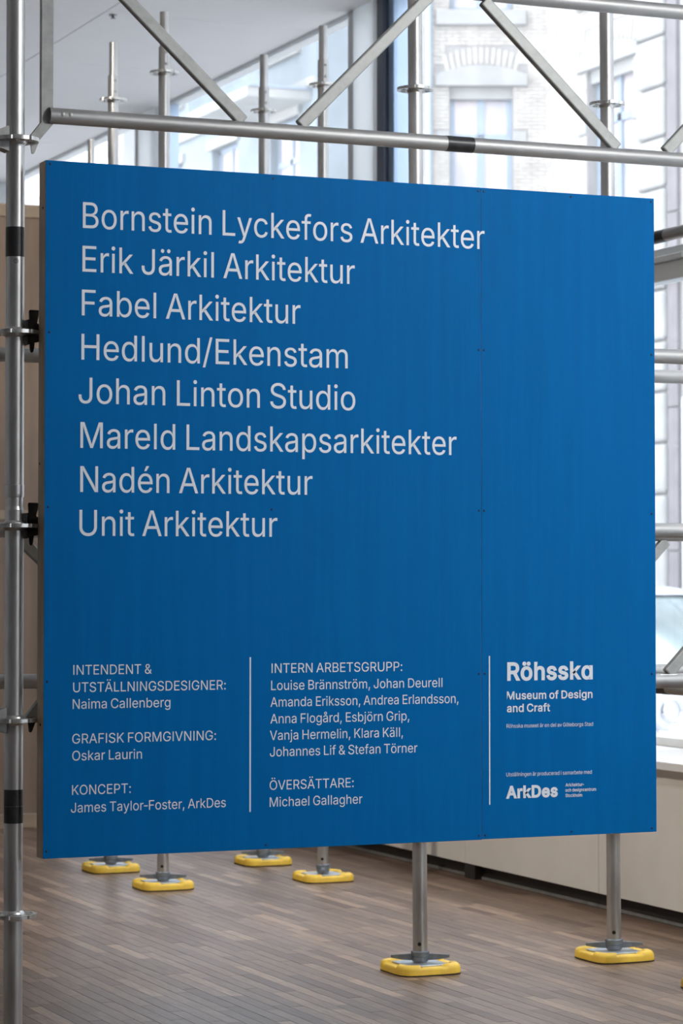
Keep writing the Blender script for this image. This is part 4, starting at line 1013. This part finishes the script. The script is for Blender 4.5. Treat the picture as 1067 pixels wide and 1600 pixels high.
# ---- rendered house with a balcony farther down the street
def house(name, label, ya, yb, x, hgt, m, mtrim, balc):
    r = link(name, None, loc=(x, ya, -0.18), label=label, cat='building')
    F = Matrix.Translation((-x, -ya, 0.18)) @ frame_mtx((x, yb, 0), 0, -1)
    Ln = yb - ya; holes = []
    nw = int(Ln // 2.7); st = Ln / nw
    for i in range(nw):
        for k in range(int((hgt - 1) // 3.05)):
            u = st * (i + .5); z = 0.6 + 3.05 * k
            holes.append((u - .62, u + .62, z, z + 1.95))
    w = MB(); facade(w, F, Ln, -0.18, hgt, holes)
    w.box((0, .35, -0.18), (Ln, 8, hgt), F)
    w.build('wall', m, r)
    for h in holes:
        sash(r, F, *h)
        MB().box((h[0] - .12, -.07, h[3]), (h[1] + .12, .05, h[3] + .16), F, 0.01).build('lintel', mtrim, r)
        MB().box((h[0] - .10, -.08, h[2] - .12), (h[1] + .10, .12, h[2]), F, 0.01).build('sill', mtrim, r)
    for k in range(1, 4):
        MB().box((0, -.08, 3.05 * k - .14), (Ln, .0, 3.05 * k), F, 0.01).build('string_course', mtrim, r)
    MB().box((-.1, -.3, hgt), (Ln + .1, 8.1, hgt + .35), F).build('roof', M['roof'], r)
    for (ba, bb, z) in balc:
        u0, u1 = yb - bb, yb - ba
        bl = MB().box((u0, -1.1, z - .16), (u1, 0, z), F, 0.01).build('balcony', mtrim, r)
        g = MB()
        for uu in (u0, u1): g.box((uu - .02, -1.08, z), (uu + .02, 0, z + .04), F).box((uu - .02, -1.08, z + .98), (uu + .02, 0, z + 1.02), F)
        g.box((u0, -1.10, z + .98), (u1, -1.05, z + 1.02), F)
        q = u0
        while q <= u1:
            g.box((q - .012, -1.09, z), (q + .012, -1.06, z + 1.0), F); q += .13
        g.build('railing', M['wframe'], bl, kind='stuff')
        fl = MB()
        for _ in range(260):
            c = F @ Vector((random.uniform(u0 + .1, u1 - .1), -1.12 + random.gauss(0, .07), z + .98 + abs(random.gauss(0, .10))))
            a = Vector((random.uniform(-1, 1), random.uniform(-1, 1), random.uniform(-1, 1))).normalized() * .07
            d = a.cross(Vector((.3, .5, .9))).normalized() * .05
            fl._add([c - a, c + d, c + a, c - d], [(0, 1, 2, 3)])
        fl.build('flowers', M['leafy'], bl, kind='stuff')
    return r
house('town_house', 'greyish blue rendered house with flowered balconies behind the back posts', 38.4, 46.6, 16.0, 13.5, M['render2'], M['stone'], ((38.6, 41.3, 8.95), (38.6, 41.3, 12.0)))
house('town_house', 'white rendered town house farther down the street, seen through the left windows', 46.8, 72.0, 15.6, 15.5, M['render'], M['sill'], ())

house('town_house', 'pale rendered house directly opposite the near windows, outside the frame at right', -22.0, 15.0, 16.0, 12.5, M['render'], M['stone'], ())

# ---- parked car (front towards the viewer)
car = link('car', None, loc=(7.72, 12.14, -0.18), label='silver blue car parked outside the window at the right edge', cat='car')
def section(y, hw, zb, zt, n=28):
    zc, hh = (zb + zt) / 2, (zt - zb) / 2
    out = []
    for i in range(n):
        t = 2 * PI * i / n
        c, s = math.cos(t), math.sin(t)
        k = (abs(c) ** 3.6 + abs(s) ** 3.6) ** (-1 / 3.6)
        out.append((hw * k * c, y, zc + hh * k * s))
    return out
st = [(0.00, .30, .40, .58), (0.015, .62, .31, .68), (.06, .76, .25, .745), (.16, .83, .21, .80), (.45, .865, .20, .865), (.95, .875, .20, .955), (1.25, .88, .20, 1.0),
      (2.4, .885, .20, 1.02), (3.4, .875, .21, 1.02), (3.85, .84, .23, .98), (4.08, .78, .28, .90), (4.15, .60, .36, .78), (4.16, .2, .45, .65)]
MB().grid([section(*s) for s in st], closed=True).build('body', M['car'], car)
def ring(z, y0, y1, hw, n=40):
    yc, hl = (y0 + y1) / 2, (y1 - y0) / 2
    o = []
    for i in range(n):
        t = 2 * PI * i / n; c, s = math.cos(t), math.sin(t)
        k = (abs(c) ** 4.5 + abs(s) ** 4.5) ** (-1 / 4.5)
        o.append((hw * k * c, yc + hl * k * s, z))
    return o
MB().grid([ring(.93, .92, 3.86, .80), ring(1.02, 1.05, 3.80, .79), ring(1.34, 1.62, 3.42, .655), ring(1.38, 1.72, 3.34, .63)], closed=True).build('windows', M['car_glass'], car)
MB().grid([ring(1.372, 1.66, 3.39, .650), ring(1.405, 1.74, 3.32, .62), ring(1.43, 1.95, 3.1, .5), ring(1.44, 2.4, 2.6, .05)], closed=True).build('roof', M['car'], car)
for s in (-1, 1):
    p = MB()
    p.tube((s * .70, 1.10, 1.00), (s * .585, 1.70, 1.385), .028, seg=12)
    p.tube((s * .795, 2.45, 1.00), (s * .645, 2.45, 1.385), .028, seg=12)
    p.tube((s * .70, 3.78, 1.00), (s * .585, 3.34, 1.385), .040, seg=12)
    p.build('pillar', M['car'], car)
    h = MB().lathe([(0.0, .02), (.10, .012), (.125, -.01), (.13, -.04)], seg=32).build('headlamp', M['lamp'], car)
    h.location = (s * .63, .06, .78); h.rotation_euler = (PI / 2, 0, 0)
    MB().lathe([(.126, .0), (.138, .016), (.150, .010), (.155, -.03)], seg=40).lathe([(.052, .028), (.058, .030), (.064, .026)], seg=24).build('lamp_ring', M['chrome'], h)
    MB().box((s * .98 - .09, 1.15, 1.00), (s * .98 + .09, 1.27, 1.13), bevel=.03).build('mirror', M['car'], car)
    for yy in (.78, 3.35):
        w = MB().lathe([(.20, -.10), (.30, -.105), (.325, -.08), (.33, 0), (.325, .08), (.30, .105), (.20, .10)], seg=40).build('wheel', M['rubber'], car)
        w.location = (s * .80, yy, .33); w.rotation_euler = (0, PI / 2, 0)
        MB().lathe([(0, .07 * s), (.06, .085 * s), (.19, .08 * s), (.205, .10 * s), (.21, .0)], seg=30).build('rim', M['chrome'], w)
        MB().grid([[(s * (.888 + q), yy + r * math.cos(PI * i / 20), .33 + r * math.sin(PI * i / 20)) for i in range(21)] for r, q in ((.35, -.03), (.37, .004), (.40, -.006))]).build('wheel_arch', M['rubber'], car)
MB().box((-.45, -.02, .42), (.45, .05, .56), bevel=.02).build('grille', M['rubber'], car)
MB().box((-.80, -.06, .30), (.80, .12, .42), bevel=.04).build('bumper', M['car'], car)
for yy in (1.55, 2.75):
    for s in (-1, 1):
        MB().box((s * .885 - .012, yy + .9 - .08, .88), (s * .885 + .012, yy + .9 + .08, .905), bevel=.005).build('door_handle', M['chrome'], car)
